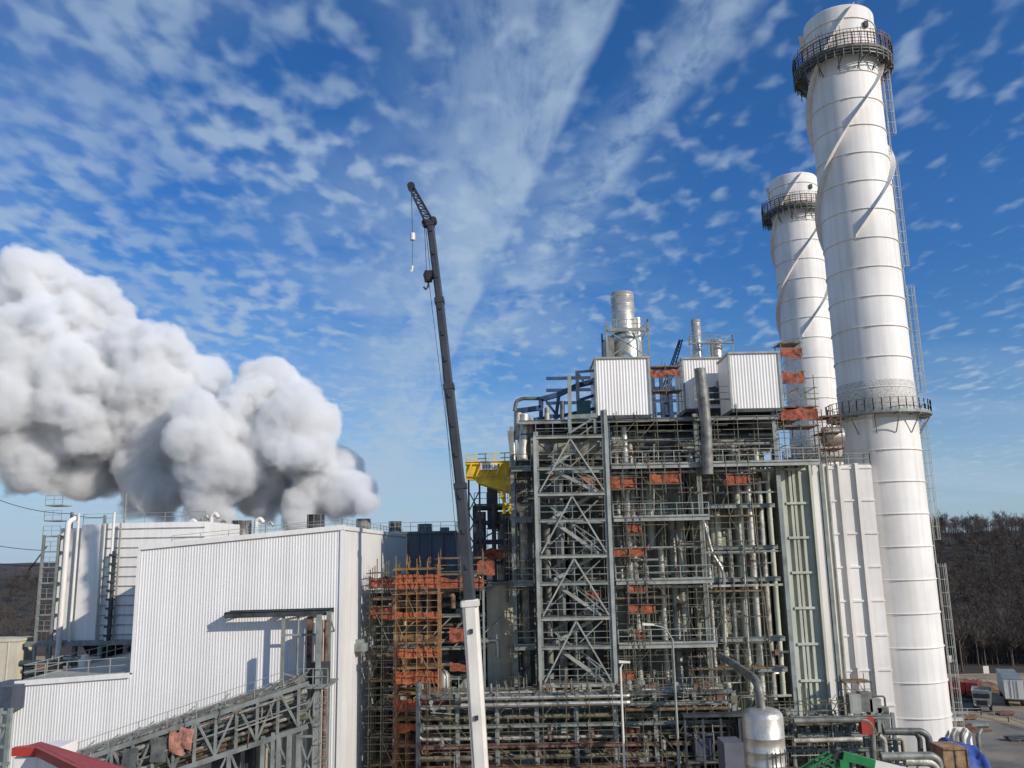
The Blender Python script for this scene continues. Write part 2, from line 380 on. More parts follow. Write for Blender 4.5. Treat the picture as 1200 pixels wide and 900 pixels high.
def hz(x, y):
    """height of the wooded ridge"""
    d = y - 165 - 20*noise.noise(V((x*.008, 0, 3)))
    if x < 30: d = y - 230 - 20*noise.noise(V((x*.008, 0, 3)))
    if d < 0: return -1.0
    t = min(1, d/230.0); t = t*t*(3-2*t)
    ridge = 22.5 + 8*math.exp(-((x-235)/130)**2) - (3 if x < -60 else 0) + 3*noise.noise(V((x*.011, 1.7, 0))) + (5 if x > 150 else 0)*0
    return t*ridge*(1 + .10*noise.noise(V((x*.02, y*.02, 5))))
b = MB(); nx, ny = 120, 40; vs = []
for j in range(ny+1):
    for i in range(nx+1):
        x = -900 + 2000*i/nx; y = 150 + 1400*(j/ny)**1.6; vs.append((x, y, hz(x, y)))
b.add(vs, [(j*(nx+1)+i, j*(nx+1)+i+1, (j+1)*(nx+1)+i+1, (j+1)*(nx+1)+i) for j in range(ny) for i in range(nx)], True)
o = b.build('hills', mat('leaf_litter', (.05,.042,.036), .95, 0, .35, .05)); o['kind'] = 'structure'
# bare winter trees: prototype meshes of trunk, limbs and twig blades
def tree_proto(seed, h):
    r = random.Random(seed); br = MB(); tw = MB()
    br.tube((0,0,0), (0,0,h*.45), h*.016, 5, h*.011)
    br.tube((0,0,h*.45), (r.uniform(-.3,.3),r.uniform(-.3,.3),h*.85), h*.011, 4, h*.004)
    for i in range(11):
        z0 = h*r.uniform(.28, .75); a = r.uniform(0, 2*PI); l = h*r.uniform(.22, .38)*(1.15-z0/h*.6)
        e = V((math.cos(a)*l*.75, math.sin(a)*l*.75, z0+l*.75)); s = V((0,0,z0))
        br.tube(s, e, h*.006, 3, h*.002)
        for k in range(13):
            p = s.lerp(e, r.uniform(.3, 1)); d = V((r.uniform(-1,1), r.uniform(-1,1), r.uniform(.0,1.3))).normalized()*h*r.uniform(.07,.17)
            d2 = d.cross(V((r.uniform(-1,1),r.uniform(-1,1),r.uniform(-1,1)))).normalized()*h*.0035
            tw.add([p-d2, p+d2, p+d], [(0,1,2)])
            for q in range(2):
                p2 = p + d*r.uniform(.3,.8); dd = (d*.5 + V((r.uniform(-1,1),r.uniform(-1,1),r.uniform(-.3,1)))*h*.05)
                tw.add([p2-d2*.8, p2+d2*.8, p2+dd], [(0,1,2)])
    return br, tw
protos = [tree_proto(s, h) for s, h in ((1,13),(2,15),(3,11),(4,14))]
def proto_np(p):
    br, tw = p
    v = np.array([tuple(x) for x in br.v+tw.v], dtype=np.float32)
    f = br.f + [tuple(i+len(br.v) for i in q) for q in tw.f]; return v, f
pn = [proto_np(p) for p in protos]
rr = np.random.RandomState(5); spots = []
def try_spot(x, y):
    z = hz(x, y)
    if z > .15: spots.append((x, y, z-.3))
for _ in range(2300):     # right-hand hillside
    y = 172 + 250*rr.rand()**1.25; try_spot(rr.uniform(.45, 1.05)*y*.75 + 10, y)
for _ in range(600):      # brushy foot of the hill
    y = rr.uniform(166, 196); try_spot(rr.uniform(.42, .95)*y, y)
for _ in range(330):      # left
    y = 235 + 190*rr.rand(); try_spot(-rr.uniform(.42, .80)*y, y)
for _ in range(260):      # ridge line behind the plant
    y = 330 + 100*rr.rand(); try_spot(rr.uniform(-.5, .5)*y, y)
vl, fl, off = [], [], 0
for x, y, z in spots:
    v, f = pn[rr.randint(4)]; a = rr.rand()*6.28; s = rr.uniform(.35, .75); c_, s_ = math.cos(a)*s, math.sin(a)*s
    q = np.empty_like(v); q[:,0] = v[:,0]*c_ - v[:,1]*s_ + x; q[:,1] = v[:,0]*s_ + v[:,1]*c_ + y; q[:,2] = v[:,2]*s*rr.uniform(.8,1.1) + z
    vl.append(q); fl.append((f, off)); off += len(v)
allv = np.concatenate(vl); me = bpy.data.meshes.new('bare_woodland')
loops = []; tot_ = []
for f, o_ in fl:
    for q in f:
        tot_.append(len(q)); loops.extend(i+o_ for i in q)
me.vertices.add(len(allv)); me.vertices.foreach_set('co', allv.ravel())
me.loops.add(len(loops)); me.loops.foreach_set('vertex_index', np.array(loops, dtype=np.int32))
me.polygons.add(len(tot_)); st = np.concatenate(([0], np.cumsum(tot_)[:-1])).astype(np.int32)
me.polygons.foreach_set('loop_start', st); me.polygons.foreach_set('loop_total', np.array(tot_, dtype=np.int32)); me.update(calc_edges=True); me.validate()
me.materials.append(M['twig']); wo = bpy.data.objects.new('bare_woodland', me); C.objects.link(wo)
tag(wo, 'leafless brown winter woodland covering the hillsides', 'woodland', kind='stuff')
# a few single trees at the foot of the hill
edge_labels = ['tall bare tree at the foot of the wooded hill beside the chimney', 'bare tree at the wood edge behind the red dump truck', 'bare tree at the wood edge behind the grey truck', 'slim bare tree at the wood edge behind the white trailer']
for k, (px, py) in enumerate(((1108, 782), (1128, 788), (1156, 786), (1188, 782))):
    gx, gy = G(px, py); t = thing('bare_tree', edge_labels[k], 'tree', (gx, gy, 0), 'bare trees along the wood edge')
    s = (1.05, .9, .95, .8)[k]
    for nm, mb_, mm in (('trunk', protos[k][0], M['bark']), ('crown', protos[k][1], M['twig'])):
        q = MB(); q.add([(p[0]*s+gx, p[1]*s+gy, p[2]*s) for p in mb_.v], mb_.f); q.build(nm, mm, t)
# ================================================================== STACKS
def stack_at(cx_, cy_, base_z, ztop, label):
    t = thing('exhaust_stack', label, 'chimney', (cx_, cy_, 0), 'tall white exhaust stacks')
    r = 3.5; b = MB(); prof = []
    b.lathe(cx_, cy_, [(r, 0), (r, ztop-.15), (r-.06, ztop), (r-.35, ztop), (r-.35, ztop-3)], 56, cap=False)
    b.build('shell', M['stack'], t)
    z = 4.0; k = 0
    while z < ztop-1:
        b = MB(); b.lathe(cx_, cy_, [(r+.002, z-.06), (r+.09, z-.05), (r+.09, z+.05), (r+.002, z+.06)], 56, cap=False); b.build('flange_ring', M['stack'], t)
        z += 2.95
    # helical strakes on the top third
    ztp = ztop-.2; zbt = ztop-25
    for s in range(3):
        b = MB(); n = 60; vs = []
        for i in range(n+1):
            zz_ = zbt + (ztp-zbt)*i/n; a = math.radians(-118) + s*2*PI/3 + (zz_-zbt)*2*PI/33.0
            for rr_, dz in ((r-.02, -.03), (r+.56, -.04), (r+.56, .04), (r-.02, .03)):
                vs.append((cx_+rr_*math.cos(a), cy_+rr_*math.sin(a), zz_+dz))
        fs = [(i*4+k, i*4+(k+1)%4, i*4+4+(k+1)%4, i*4+4+k) for i in range(n) for k in range(4)]
        b.add(vs, fs); b.build('strake', M['stack'], t)
    def platform(zp, ro, name, dark, arc=(0, 360), h=1.15):
        a0, a1 = [math.radians(q) for q in arc]; n = 40
        b = MB(); vs = []
        full = arc[1]-arc[0] >= 359
        for i in range(n+1):
            a = a0+(a1-a0)*i/n
            for rr_, z_ in ((r+.12, zp), (ro, zp), (ro, zp-.22), (r+.12, zp-.22)): vs.append((cx_+rr_*math.cos(a), cy_+rr_*math.sin(a), z_))
        b.add(vs, [(i*4+k, i*4+(k+1)%4, i*4+4+(k+1)%4, i*4+4+k) for i in range(n) for k in range(4)])
        pl = b.build(name, M['grate'] if dark else M['steel'], t)
        for i in range(0, n, 3):
            b = MB(); a = a0+(a1-a0)*i/n; c, s = math.cos(a), math.sin(a)
            b.beam((cx_+ro*c*.99, cy_+ro*s*.99, zp-.25), (cx_+(r+.05)*c, cy_+(r+.05)*s, zp-2.0), .08)
            b.beam((cx_+ro*c, cy_+ro*s, zp-.28), (cx_+(r+.05)*c, cy_+(r+.05)*s, zp-.28), .1)
            b.build('bracket', M['pipe_d'] if dark else M['steel'], pl)
        b = MB(); pts = [(cx_+(ro-.05)*math.cos(a0+(a1-a0)*i/n), cy_+(ro-.05)*math.sin(a0+(a1-a0)*i/n), zp) for i in range(n+1)]
        b.rail(pts, h, 1.2, .035); b.build('railing', M['steel_l'] if not dark else M['rust'], pl)
        return pl
    zu = ztop-5.4
    pl = platform(zu, r+1.45, 'upper_platform', True, h=1.3)
    b = MB()
    for i in range(36):
        a = 2*PI*i/36; c, s = math.cos(a), math.sin(a); a2 = 2*PI*(i+1)/36; c2, s2 = math.cos(a2), math.sin(a2)
        for q, z_ in ((r+.5, zu-.45), (r+1.3, zu-.75), (r+1.35, zu-.4)): b.beam((cx_+q*c, cy_+q*s, z_), (cx_+q*c2, cy_+q*s2, z_), .09)
        b.beam((cx_+(r+1.38)*c, cy_+(r+1.38)*s, zu-1.0-R.random()*.5), (cx_+(r+1.38)*c, cy_+(r+1.38)*s, zu), .08)
        if i % 3 == 0: b.beam((cx_+(r+.1)*c, cy_+(r+.1)*s, zu-1.7), (cx_+(r+1.38)*c2, cy_+(r+1.38)*s2, zu-.5), .08)
    b.build('underside_scaffold', M['pipe_d'], pl)
    b = MB()   # thin scaffold rail ring, rust coloured mesh
    for i in range(90):
        a = 2*PI*i/90; c, s = math.cos(a), math.sin(a); q = r+1.35
        b.beam((cx_+q*c, cy_+q*s, zu), (cx_+q*c, cy_+q*s, zu+R.uniform(1.5, 2.3)), .045)
    for hh in (.35, .7, 1.05, 1.4, 1.75):
        for i in range(40):
            a = 2*PI*i/40; a2 = 2*PI*(i+1)/40; q = r+1.38; b.beam((cx_+q*math.cos(a), cy_+q*math.sin(a), zu+hh), (cx_+q*math.cos(a2), cy_+q*math.sin(a2), zu+hh+R.uniform(-.06,.06)), .045)
    b.build('guard_mesh', M['rust'], pl)
    platform(base_z, r+1.25, 'lower_platform', False)
    b = MB(); b.lathe(cx_, cy_, [(r+.03, base_z+.3), (r+.05, base_z+.35), (r+.05, base_z+3.0), (r+.02, base_z+3.05)], 56, cap=False)
    b.build('pinned_band', M['stackm'], t)
    # caged ladders stepping down the right-hand side
    def ladder(z0, z1, ang):
        b = MB(); a = math.radians(ang); c, s = math.cos(a), math.sin(a); tn = V((-s, c, 0)); q = V((cx_+(r+.35)*c, cy_+(r+.35)*s, 0)); out = V((c, s, 0))
        for sg in (-.22, .22): b.beam(q+tn*sg+V((0,0,z0)), q+tn*sg+V((0,0,z1)), .06)
        z_ = z0
        while z_ < z1: b.beam(q-tn*.22+V((0,0,z_)), q+tn*.22+V((0,0,z_)), .03); z_ += .35
        z_ = z0+2.2
        while z_ < z1:
            pts = [q+tn*(.36*math.cos(u))+out*(.72*math.sin(u))+V((0,0,z_)) for u in (0, .6, 1.2, 1.57, 1.94, 2.5, PI)]
            for p0, p1 in zip(pts[:-1], pts[1:]): b.beam(p0, p1, .032)
            z_ += 1.2
        for u in (.5, 1.1, 1.57, 2.0, 2.6):
            p = q+tn*(.36*math.cos(u))+out*(.72*math.sin(u)); b.beam(p+V((0,0,z0+2.2)), p+V((0,0,z1)), .035)
        b.build('caged_ladder', M['steel_l'], t)
    zl = [.2, base_z-14, base_z, zu-24, zu-10, zu]
    for i in range(len(zl)-1): ladder(zl[i], zl[i+1], (-12, -4)[i % 2])
    b = MB(); b.box(cx_+1.2, cx_+1.6, cy_-r-.06, cy_-r+.3, ztop-2.6, ztop-2.0); b.build('sampling_port', M['steel_d'], t)
    return t
SY = 82.0; sx = (X(1022, 480, SY)+X(1000,150,SY)+X(1060, 850, SY))/3+.15
ztop = Z(985, 8, SY-3)
stack_at(sx, SY, Z(1020, 482, SY-3.5), ztop, 'nearer and taller looking white exhaust stack at the right of the boiler house')
S2 = 122.0; sx2 = X(934, 270, S2)
stack_at(sx2, S2, Z(1020, 482, SY-3.5), Z(930, 203, S2-3), 'farther white exhaust stack partly hidden behind the nearer stack')
# outlet duct joined to the nearer stack
DY = 78.2
t = thing('outlet_duct', 'tall white flat-panelled flue duct with two vertical stiffeners against the nearer stack', 'duct', (X(1005,700,DY), DY+2, 0))
x0, x1 = X(984, 700, DY), X(1036, 700, DY); zt = Z(1000, 545, DY)
one('panel', M['stack'], t, 'box', x0, x1, DY, DY+6, 0, zt)
for pxx in (996, 1017):
    xx = X(pxx, 700, DY); b = MB(); b.hbeam((xx, DY-.16, 0), (xx, DY-.16, zt+.15), .3, .3); b.build('stiffener', M['stack'], t)
for k in range(14):
    z = zt-.25-2.95*k
    if z > 1: one('flange', M['stack'], t, 'box', x0-.05, x1+.05, DY-.10, DY-.003, z-.08, z+.08)
b = MB(); b.rail([(x0, DY+.1, zt), (x1, DY+.1, zt), (x1, DY+3, zt)], 1.1); b.build('railing', M['steel_l'], t)
# slanted-looking white edge wall left of it
t = thing('duct_casing', 'narrow plain white casing strip between the flue duct and the pale green duct', 'duct', (X(972,700,77), 77, 0))
one('panel', M['stack'], t, 'box', X(963, 700, 77), X(979, 700, 77), 77, 80, 0, Z(970, 545, 77))
b = MB(); xx = X(982,700,76.6); b.pipe([(xx,76.6,1),(xx,76.6,Z(970,548,77))], .12, 8); b.build('conduit', M['steel'], t)
b = MB(); xx = X(960,700,76.2); b.pipe([(xx,76.2,2),(xx,76.2,Z(958,640,77)),(xx-1,76.2,Z(958,640,77)+.6)], .13, 8); b.build('conduit', M['steel_l'], t)
# ================================================================== BOILER HOUSE (heat recovery boiler)
YF = 72.0; YC = 75.5; YB = 86.0
LV = [Z(770, 545, YF), Z(770, 606, YF), Z(770, 679, YF), Z(770, 753, YF), Z(770, 810, YF)]
ZT = Z(770, 486, YF)
def XF(px, py=680, Y=YF): return X(px, py, Y)
B = thing('boiler_house', 'open steel boiler house crowded with grey casing, pipes, platforms and stairs', 'boiler', (XF(800), 79, 0))
cA, cB, cD, cE, cF_ = XF(631), XF(715), XF(826), XF(921), XF(981)
xL = XF(603)
# casings
def casing(x0, x1, y0, y1, z0, z1, m, pitch=1.6, hp=3.6):
    one('casing', m, B, 'box', x0, x1, y0, y1, z0, z1)
    b = MB(); n = max(1, round((x1-x0)/pitch))
    for i in range(n+1):
        xx = x0+.1+(x1-x0-.2)*i/n; b.beam((xx, y0-.12, z0+.02), (xx, y0-.12, z1-.02), .12, .24)
    k = 1
    while z0+k*hp < z1: b.beam((x0, y0-.09, z0+k*hp), (x1, y0-.09, z0+k*hp), .18, .14); k += 1
    b.build('stiffener', m, B)
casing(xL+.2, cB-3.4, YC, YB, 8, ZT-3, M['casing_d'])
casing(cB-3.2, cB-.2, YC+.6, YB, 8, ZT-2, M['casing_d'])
casing(cB+.1, cB+3.2, YC, YB, 8, ZT-2.5, M['casing'])
casing(cB+3.4, cD-.4, YC+.5, YB, 8, ZT-3.2, M['casing'], 1.2)
casing(cD-.2, cD+3.4, YC+.2, YB, 8, ZT-2.5, M['casing'], 1.1)
casing(cD+3.6, cE-.1, YC+.8, YB, 8, ZT-4, M['casing'], 1.0)
one('casing', M['casing'], B, 'box', xL+1, cE, YC+.4, YB, ZT-3.9, ZT-1.2)
for k in range(14):
    xx = cB+.8+k*(cE-cB-2)/13; r_ = .2+.12*(k*7 % 3); one('riser_pipe', M[('silver', 'casing_g', 'silver_r')[k % 3]], B, 'pipe', [(xx, YC-.7-(k % 2)*.8, LV[0]+.02), (xx, YC-.7-(k % 2)*.8, ZT-1.8), (xx+.5, YC, ZT-1.3)], r_, 10, .4)
    one('cross_pipe', M[('pipe', 'silver_r', 'steel_l')[k % 3]], B, 'pipe', [(xx-.6, YF+1+(k % 3)*.5, ZT-1.2-.5*(k % 4)), (xx+1.9, YF+1+(k % 3)*.5, ZT-1.2-.5*(k % 4))], .1+.05*(k % 3), 8)
# pale green duct
gx0, gx1 = XF(921, 680, 74.2), XF(961, 680, 74.2)
zg = Z(930, 545, 74.2)
one('pale_casing', M['casing_g'], B, 'box', gx0, gx1, 74.2, YB, 6.5, zg)['label'] = 'pale green duct casing with bright left edge'
b = MB()
for i, u in enumerate((0.0, .30, .42, .62, .98)):
    xx = gx0+.12+(gx1-gx0-.24)*u; b.beam((xx, 74.0, 6.6), (xx, 74.0, zg-.05), .22 if i else .7, .4)
for k in range(9):
    z = zg-.4-2.9*k
    if z > 7: b.beam((gx0+.4, 73.93, z), (gx0+2.3, 73.93, z), .5, .2)
b.build('stiffener', M['casing_g'], B)
# columns
for xx, yy, wd in ((cA, YF-3, .38), (cB-.35, YF-3, .40), (cB+.25, YF, .42), (cD, YF, .40), (cE, YF, .36), (xL, YF, .34), (XF(660), YF+.2, .3), (cF_-.2, YF+1, .3)):
    zt_ = ZT if xx > cB-.5 else Z(650, 506, YF-3)
    if xx == xL: zt_ = Z(605, 500, YF)
    if abs(xx-cF_+.2) < .01: zt_ = LV[0]
    b = MB(); b.hbeam((xx, yy, 0), (xx, yy, zt_), wd); b.build('column', M['steel'], B)
for xx in (xL, cA, cB, cD, cE, cF_):
    b = MB(); b.hbeam((xx, YB+.5, 0), (xx, YB+.5, ZT-1), .4); b.build('column', M['steel_d'], B)
# platforms, middle bay and right
def plat(x0, x1, y0, y1, z, railing=True, rl=True, m='steel'):
    p = one('platform', M['grate'], B, 'box', x0, x1, y0+.1, y1, z-.06, z)
    b = MB(); b.hbeam((x0, y0, z-.17), (x1, y0, z-.17), .22, .34)
    b.build('edge_beam', M['steel_l'] if m == 'l' else M['steel'], p)
    if railing:
        b = MB(); b.rail([(x0, y0+.05, z+.01), (x1, y0+.05, z+.01)], 1.1, 1.3, .034); b.build('railing', M['steel_l'], p)
    return p
for i, z in enumerate(LV):
    plat(cB+.4, cD+.5, YF-.9, YC, z, m='l')
    if i in (0, 2, 3): plat(xL-.1, cA-.4, YF-.4, YC, z)
    if i == 1: plat(xL+.2, cA-.4, YF-.2, YC, z+.1)
plat(cD+.6, XF(968), YF-1.0, YC, LV[0], m='l')
plat(xL+.6, XF(965), YF-.3, YB, ZT-.3, railing=False)
for z in (LV[1]+1.0, LV[2], LV[2]+2.6, LV[3]+.2, LV[3]-2.2): plat(cD+.6, cE-.2, YF+.8, YC, z, railing=False)
for z in (LV[0]+2.2, LV[1]+2.4, LV[2]+2.6): 
    b = MB(); b.beam((cB, YF+.1, z), (cD, YF+.1, z), .12); b.beam((cD, YF+.1, z-.5), (cE, YF+.1, z-.5), .14); b.build('girt', M['steel'], B)
# stair tower in front
TY0, TY1 = YF-3.2, YF-.8
tl = [Z(665, y, TY0) for y in (510, 547, 577, 608, 650, 682, 723, 757, 801, 830)]
xa, xb = cA+.0, cB-.35
for i, z in enumerate(tl[:-1]):
    p = one('stair_landing', M['grate'], B, 'box', xa, xb, TY0+.15, TY1, z-.06, z) if i % 2 == 0 or i > 6 else one('stair_landing', M['grate'], B, 'box', xa, xa+1.2, TY0+.15, TY1, z-.06, z)
    b = MB(); b.hbeam((xa, TY0, z-.13), (xb, TY0, z-.13), .18, .26); b.hbeam((xa, TY1, z-.16), (xb, TY1, z-.16), .2, .32); b.build('edge_beam', M['steel_l'] if i % 2 == 0 else M['steel'], p)
    b = MB(); b.rail([(xa, TY0+.02, z), (xb, TY0+.02, z)], 1.05, 1.3, .028, toe=False); b.build('railing', M['steel'], p)
    z2 = tl[i+1]; mid = (xa+xb)/2
    if i % 2 == 0:   # braces: inverted V
        for s in (xa+.2, xb-.2):
            one('brace', M['steel_l'], B, 'beam', (mid, TY0-.08, z-.3), (s, TY0-.08, tl[i+2]+.1 if i+2 < len(tl) else z2), .12)
        one('brace', M['steel'], B, 'beam', (xa+.2, TY1+.1, z-.3), (xb-.2, TY1+.1, tl[min(i+2, len(tl)-1)]+.1), .1); one('brace', M['steel'], B, 'beam', (xb-.2, TY1+.2, z-.3), (xa+.2, TY1+.2, tl[min(i+2, len(tl)-1)]+.1), .1)
    # stair flight: two stringers with treads
    a, c = (xa+1.1, xb-.7) if i % 2 else (xb-.8, xa+1.0)
    yy = TY0+.45 if i % 2 else TY0+1.5
    st_ = MB()
    for dy in (0, .8): st_.beam((c, yy+dy, z2), (a, yy+dy, z-.05), .06, .26)
    n = 12
    for k in range(n): u = (k+.5)/n; xx = c+(a-c)*u; zz_ = z2+(z-z2)*u; st_.box(xx-.13, xx+.13, yy+.02, yy+.78, zz_-.02, zz_+.02)
    for dy in (0, .8):
        st_.beam((c, yy+dy, z2+1.0), (a, yy+dy, z+.95), .055)
        for k in range(5): u = (k+.5)/5; xx = c+(a-c)*u; zz_ = z2+(z-z2)*u; st_.beam((xx, yy+dy, zz_), (xx, yy+dy, zz_+1.0), .04)
    st_.build('stair_flight', M['steel_l'], B)
for yy in (TY0, TY1): one('column', M['steel_l'] if yy == TY0 else M['steel'], B, 'hbeam', (xa-.1, yy, 0), (xa-.1, yy, tl[0]), .27)
one('column', M['steel_l'], B, 'hbeam', (xb+.15, TY0, 0), (xb+.15, TY0, ZT), .28)
one('column', M['steel'], B, 'hbeam', (xb+.15, TY1, 0), (xb+.15, TY1, ZT), .3)
# upper left roof frames (rise in steps to the white enclosure)
def pxb(b, pts, Y, w_): 
    q = [P(a, c, Y) for a, c in pts]
    for u, v_ in zip(q[:-1], q[1:]): b.beam(u, v_, w_)
b = MB()
pxb(b, [(667, 440), (668, 489)], YF-.6, .3); pxb(b, [(667, 487), (668, 508)], YF-.6, .3); pxb(b, [(697, 487), (698, 508)], YF-.5, .3); pxb(b, [(666, 489), (700, 487)], YF-.6, .35)
pxb(b, [(668, 507), (697, 489)], YF-.6, .16)
pxb(b, [(676, 435), (678, 487)], YF+1, .28); pxb(b, [(676, 436), (700, 434)], YF+1, .2); pxb(b, [(677, 437), (686, 450), (700, 441)], YF+1, .16)
b.build('roof_frame', M['steel'], B)
for Y in (YF+2, YF+6):
    b = MB(); pxb(b, [(604, 482), (634, 478), (634, 468), (656, 462), (676, 452), (700, 446)], Y, .42)
    pxb(b, [(622, 492), (664, 486), (700, 478)], Y, .25)
    pxb(b, [(650, 500), (655, 463)], Y, .3); pxb(b, [(634, 505), (634, 470)], Y, .35); pxb(b, [(640, 470), (655, 490)], Y, .2); pxb(b, [(604, 482), (606, 515)], Y, .18)
    pxb(b, [(676, 470), (700, 462)], Y, .25); pxb(b, [(612, 505), (634, 492)], Y, .15)
    b.build('roof_frame', M['steel_b'], B)
for k, (p, r_, mm) in enumerate(((([(603, 482), (605, 470), (612, 467), (634, 467)]), .16, 'pipe_d'), ([(607, 484), (607, 515)], .35, 'silver_r'), ([(614, 486), (614, 500), (612, 540)], .5, 'silver'), ([(622, 490), (622, 512)], .25, 'silver_r'), ([(641, 478), (641, 512)], .22, 'silver_r'), ([(659, 470), (659, 500)], .2, 'pipe_d'), ([(598, 505), (601, 525), (601, 548)], .30, 'silver'))):
    b = MB(); b.pipe([P(a, c, YF+1.5) for a, c in p], r_, 10, .6); b.build('pipe', M[mm], B)
# steam drum end
b = MB(); q = P(622, 524, YF+2); b.pipe([q, q+V((8, 0, 0))], 1.25, 16); b.build('steam_drum', M['silver_r'], B)
b = MB(); q = P(745, 520, YF+2.5); b.pipe([q, q+V((12, 0, 0))], 1.0, 16); b.build('steam_drum', M['pipe_d'], B)
one('valve_cabinet', M['teal'], B, 'box', X(677, 470, YF+.5), X(692, 470, YF+.5), YF+.5, YF+2, Z(680, 486, YF), Z(680, 468, YF))
# downcomers and risers: insulated vertical pipes
for px, y0, y1, r_, mm, Yp in ((739, 500, 690, .30, 'silver', 73), (745, 505, 812, .26, 'silver_r', 73.8), (728, 500, 700, .22, 'silver_r', 73.2), (757, 545, 780, .2, 'pipe', 74),
        (776, 640, 808, .30, 'silver', 74), (790, 600, 800, .34, 'silver_r', 74.2), (765, 560, 640, .4, 'casing_g', 74.3), (800, 610, 740, .4, 'casing_g', 74.5),
        (838, 560, 700, .22, 'silver_r', 73.6), (845, 600, 820, .3, 'casing_g', 73.6), (832, 610, 830, .18, 'silver', 72.9), (870, 560, 820, .34, 'casing_g', 73.8), (884, 545, 820, .30, 'silver', 73.4),
        (897, 560, 820, .26, 'silver_r', 74), (858, 620, 800, .2, 'steel_l', 73.2), (908, 560, 815, .22, 'casing_g', 74.2), (615, 600, 800, .35, 'silver_r', 74.5), (642, 610, 800, .3, 'pipe', 74), (657, 520, 800, .28, 'silver_r', 74.4), (688, 620, 800, .3, 'silver_r', 73.9), (672, 560, 800, .2, 'pipe', 74)):
    a = P(px, y0, Yp); xx = XF(px, 680, Yp); b = MB(); b.pipe([(xx, Yp, Z(px, y1, Yp)), (xx, Yp, Z(px, y0, Yp))], r_, 10)
    z_ = Z(px, y1, Yp)+1
    while z_ < Z(px, y0, Yp)-.5: b.pipe([(xx, Yp, z_), (xx, Yp, z_+.08)], r_*1.14, 10); z_ += 1.9
    b.build('insulated_pipe', M[mm], B)
for pts, Yp, r_, mm in (([(822, 600), (835, 650), (848, 668), (850, 770)], 72.4, .14, 'silver'), ([(766, 520), (766, 600)], 71.5, .08, 'steel_l'), ([(880, 580), (892, 680), (905, 780)], 72.6, .07, 'scaf'), ([(868, 580), (880, 820)], 72.6, .08, 'silver')):
    b = MB(); b.pipe([P(a, c, Yp) for a, c in pts], r_, 8, .8); b.build('pipe', M[mm], B)
# small horizontal runs and fittings on every level
rp = random.Random(11)
pcs = Pieces(); vfs = Pieces()
for zi, (zlo, zhi) in enumerate(((LV[0]+.2, ZT-.8), (LV[1]+.3, LV[0]-.8), (LV[2]+.3, LV[1]-.8), (LV[3]+.3, LV[2]-.8), (LV[4]+.3, LV[3]-.8), (5, LV[4]-.5))):
    dens = 75 if zi == 0 else 20
    for k in range(dens):
        x0 = rp.uniform(xL+.5, cE-2); l = rp.uniform(.6, 3.2); z = rp.uniform(zlo, zhi); y = rp.uniform(YF+.6, YC-.3)
        i = rp.randrange(3); r_ = rp.choice((.05, .06, .08, .12)); pts = [(x0, y, z), (x0+l, y, z)]
        if rp.random() < .5: pts.append((x0+l, y, z+rp.uniform(-1.6, 1.6)))
        if rp.random() < .4: pts.insert(0, (x0, y, z+rp.uniform(-1.5, 1.5)))
        pcs.new(('silver', 'pipe_d', 'steel_l')[i]).pipe(pts, r_, 6, .2)
        if rp.random() < .5:
            q = V(pts[0]).lerp(V(pts[1]), .5); vb = vfs.new('rust'); vb.box(q.x-.18, q.x+.18, y-.3, y-.08, z-.2, z+.25)
            vb.tube(q+V((0,-.2,.2)), q+V((0,-.2,.6)), .04); vb.tube(q+V((0,-.2,.6)), q+V((0,-.2,.64)), .2, 8)
pcs.flush('pipe_run', B, 95); vfs.flush('valve', B, 90)
# cable trays
for z in (LV[0]-.6, LV[2]-.6, LV[4]-.5):
    b = MB(); b.box(cB+.5, cE-.3, YF-.1, YF+.5, z-.1, z-.04); b.box(cB+.5, cE-.3, YF-.1, YF-.07, z-.04, z+.08); b.build('cable_tray', M['silver_r'], B)

# ------------------------------------------------------------------ clad enclosures on the roof
def enclosure(name, label, pxs, yt, yb, Y, depth, m, cat='enclosure'):
    x0, x1 = X(pxs[0], yb, Y), X(pxs[1], yb, Y); z0, z1 = Z(pxs[0], yb, Y), Z(pxs[0], yt, Y)
    t = thing(name, label, cat, ((x0+x1)/2, Y+depth/2, z0))
    b = MB(); n = int((x1-x0)/.065); pitch = (x1-x0)/n; vs = []
    for i in range(n+1):   # ribbed skin with real folds on the front
        ph = i % 4; yy = Y-(.028 if ph in (0, 1) else 0); x = x0+pitch*i; vs += [(x, yy, z0), (x, yy, z1)]
    b.add(vs, [(2*i, 2*i+2, 2*i+3, 2*i+1) for i in range(n)])
    b.build('cladding', m, t)
    b = MB(); b.box(x0, x1, Y+.01, Y+depth, z0, z1); b.build('shell', m, t)
    b = MB(); b.box(x0-.1, x1+.1, Y-.16, Y+depth+.1, z1, z1+.16); b.box(x0-.1, x0+.08, Y-.11, Y-.005, z0, z1); b.box(x1-.08, x1+.1, Y-.11, Y-.005, z0, z1)
    b.build('flashing', M['steel_l'], t)
    one('base_beam', M['steel_d'], t, 'box', x0, x1, Y-.05, Y+depth, z0-.3, z0-.002)
    return t, x0, x1, z0, z1
eA = enclosure('clad_enclosure', 'white ribbed enclosure under the large silver silencer', (700, 763), 421, 487, YF-.5, 5, M['white'])
eB = enclosure('clad_enclosure', 'white ribbed enclosure at the right end of the boiler roof', (858, 917), 415, 479, YF-.6, 4, M['white'])
eC = enclosure('clad_enclosure', 'recessed white enclosure half in shadow beside the grey vent pipe', (803, 858), 421, 479, YF+4.5, 4, M['white'])
b = MB(); x = X(831, 450, YF+4.3); z = Z(831, 463, YF+4.3)
b.box(x, x+.9, YF+4.3, YF+4.44, z-.8, z+.8); b.build('louvre', M['steel_d'], eC[0])
b = MB(); q = P(843, 451, YF+4.3); b.box(q.x-.3, q.x+.6, q.y-.4, q.y, q.z-.3, q.z+.3); b.build('fan_hood', M['steel_l'], eC[0])
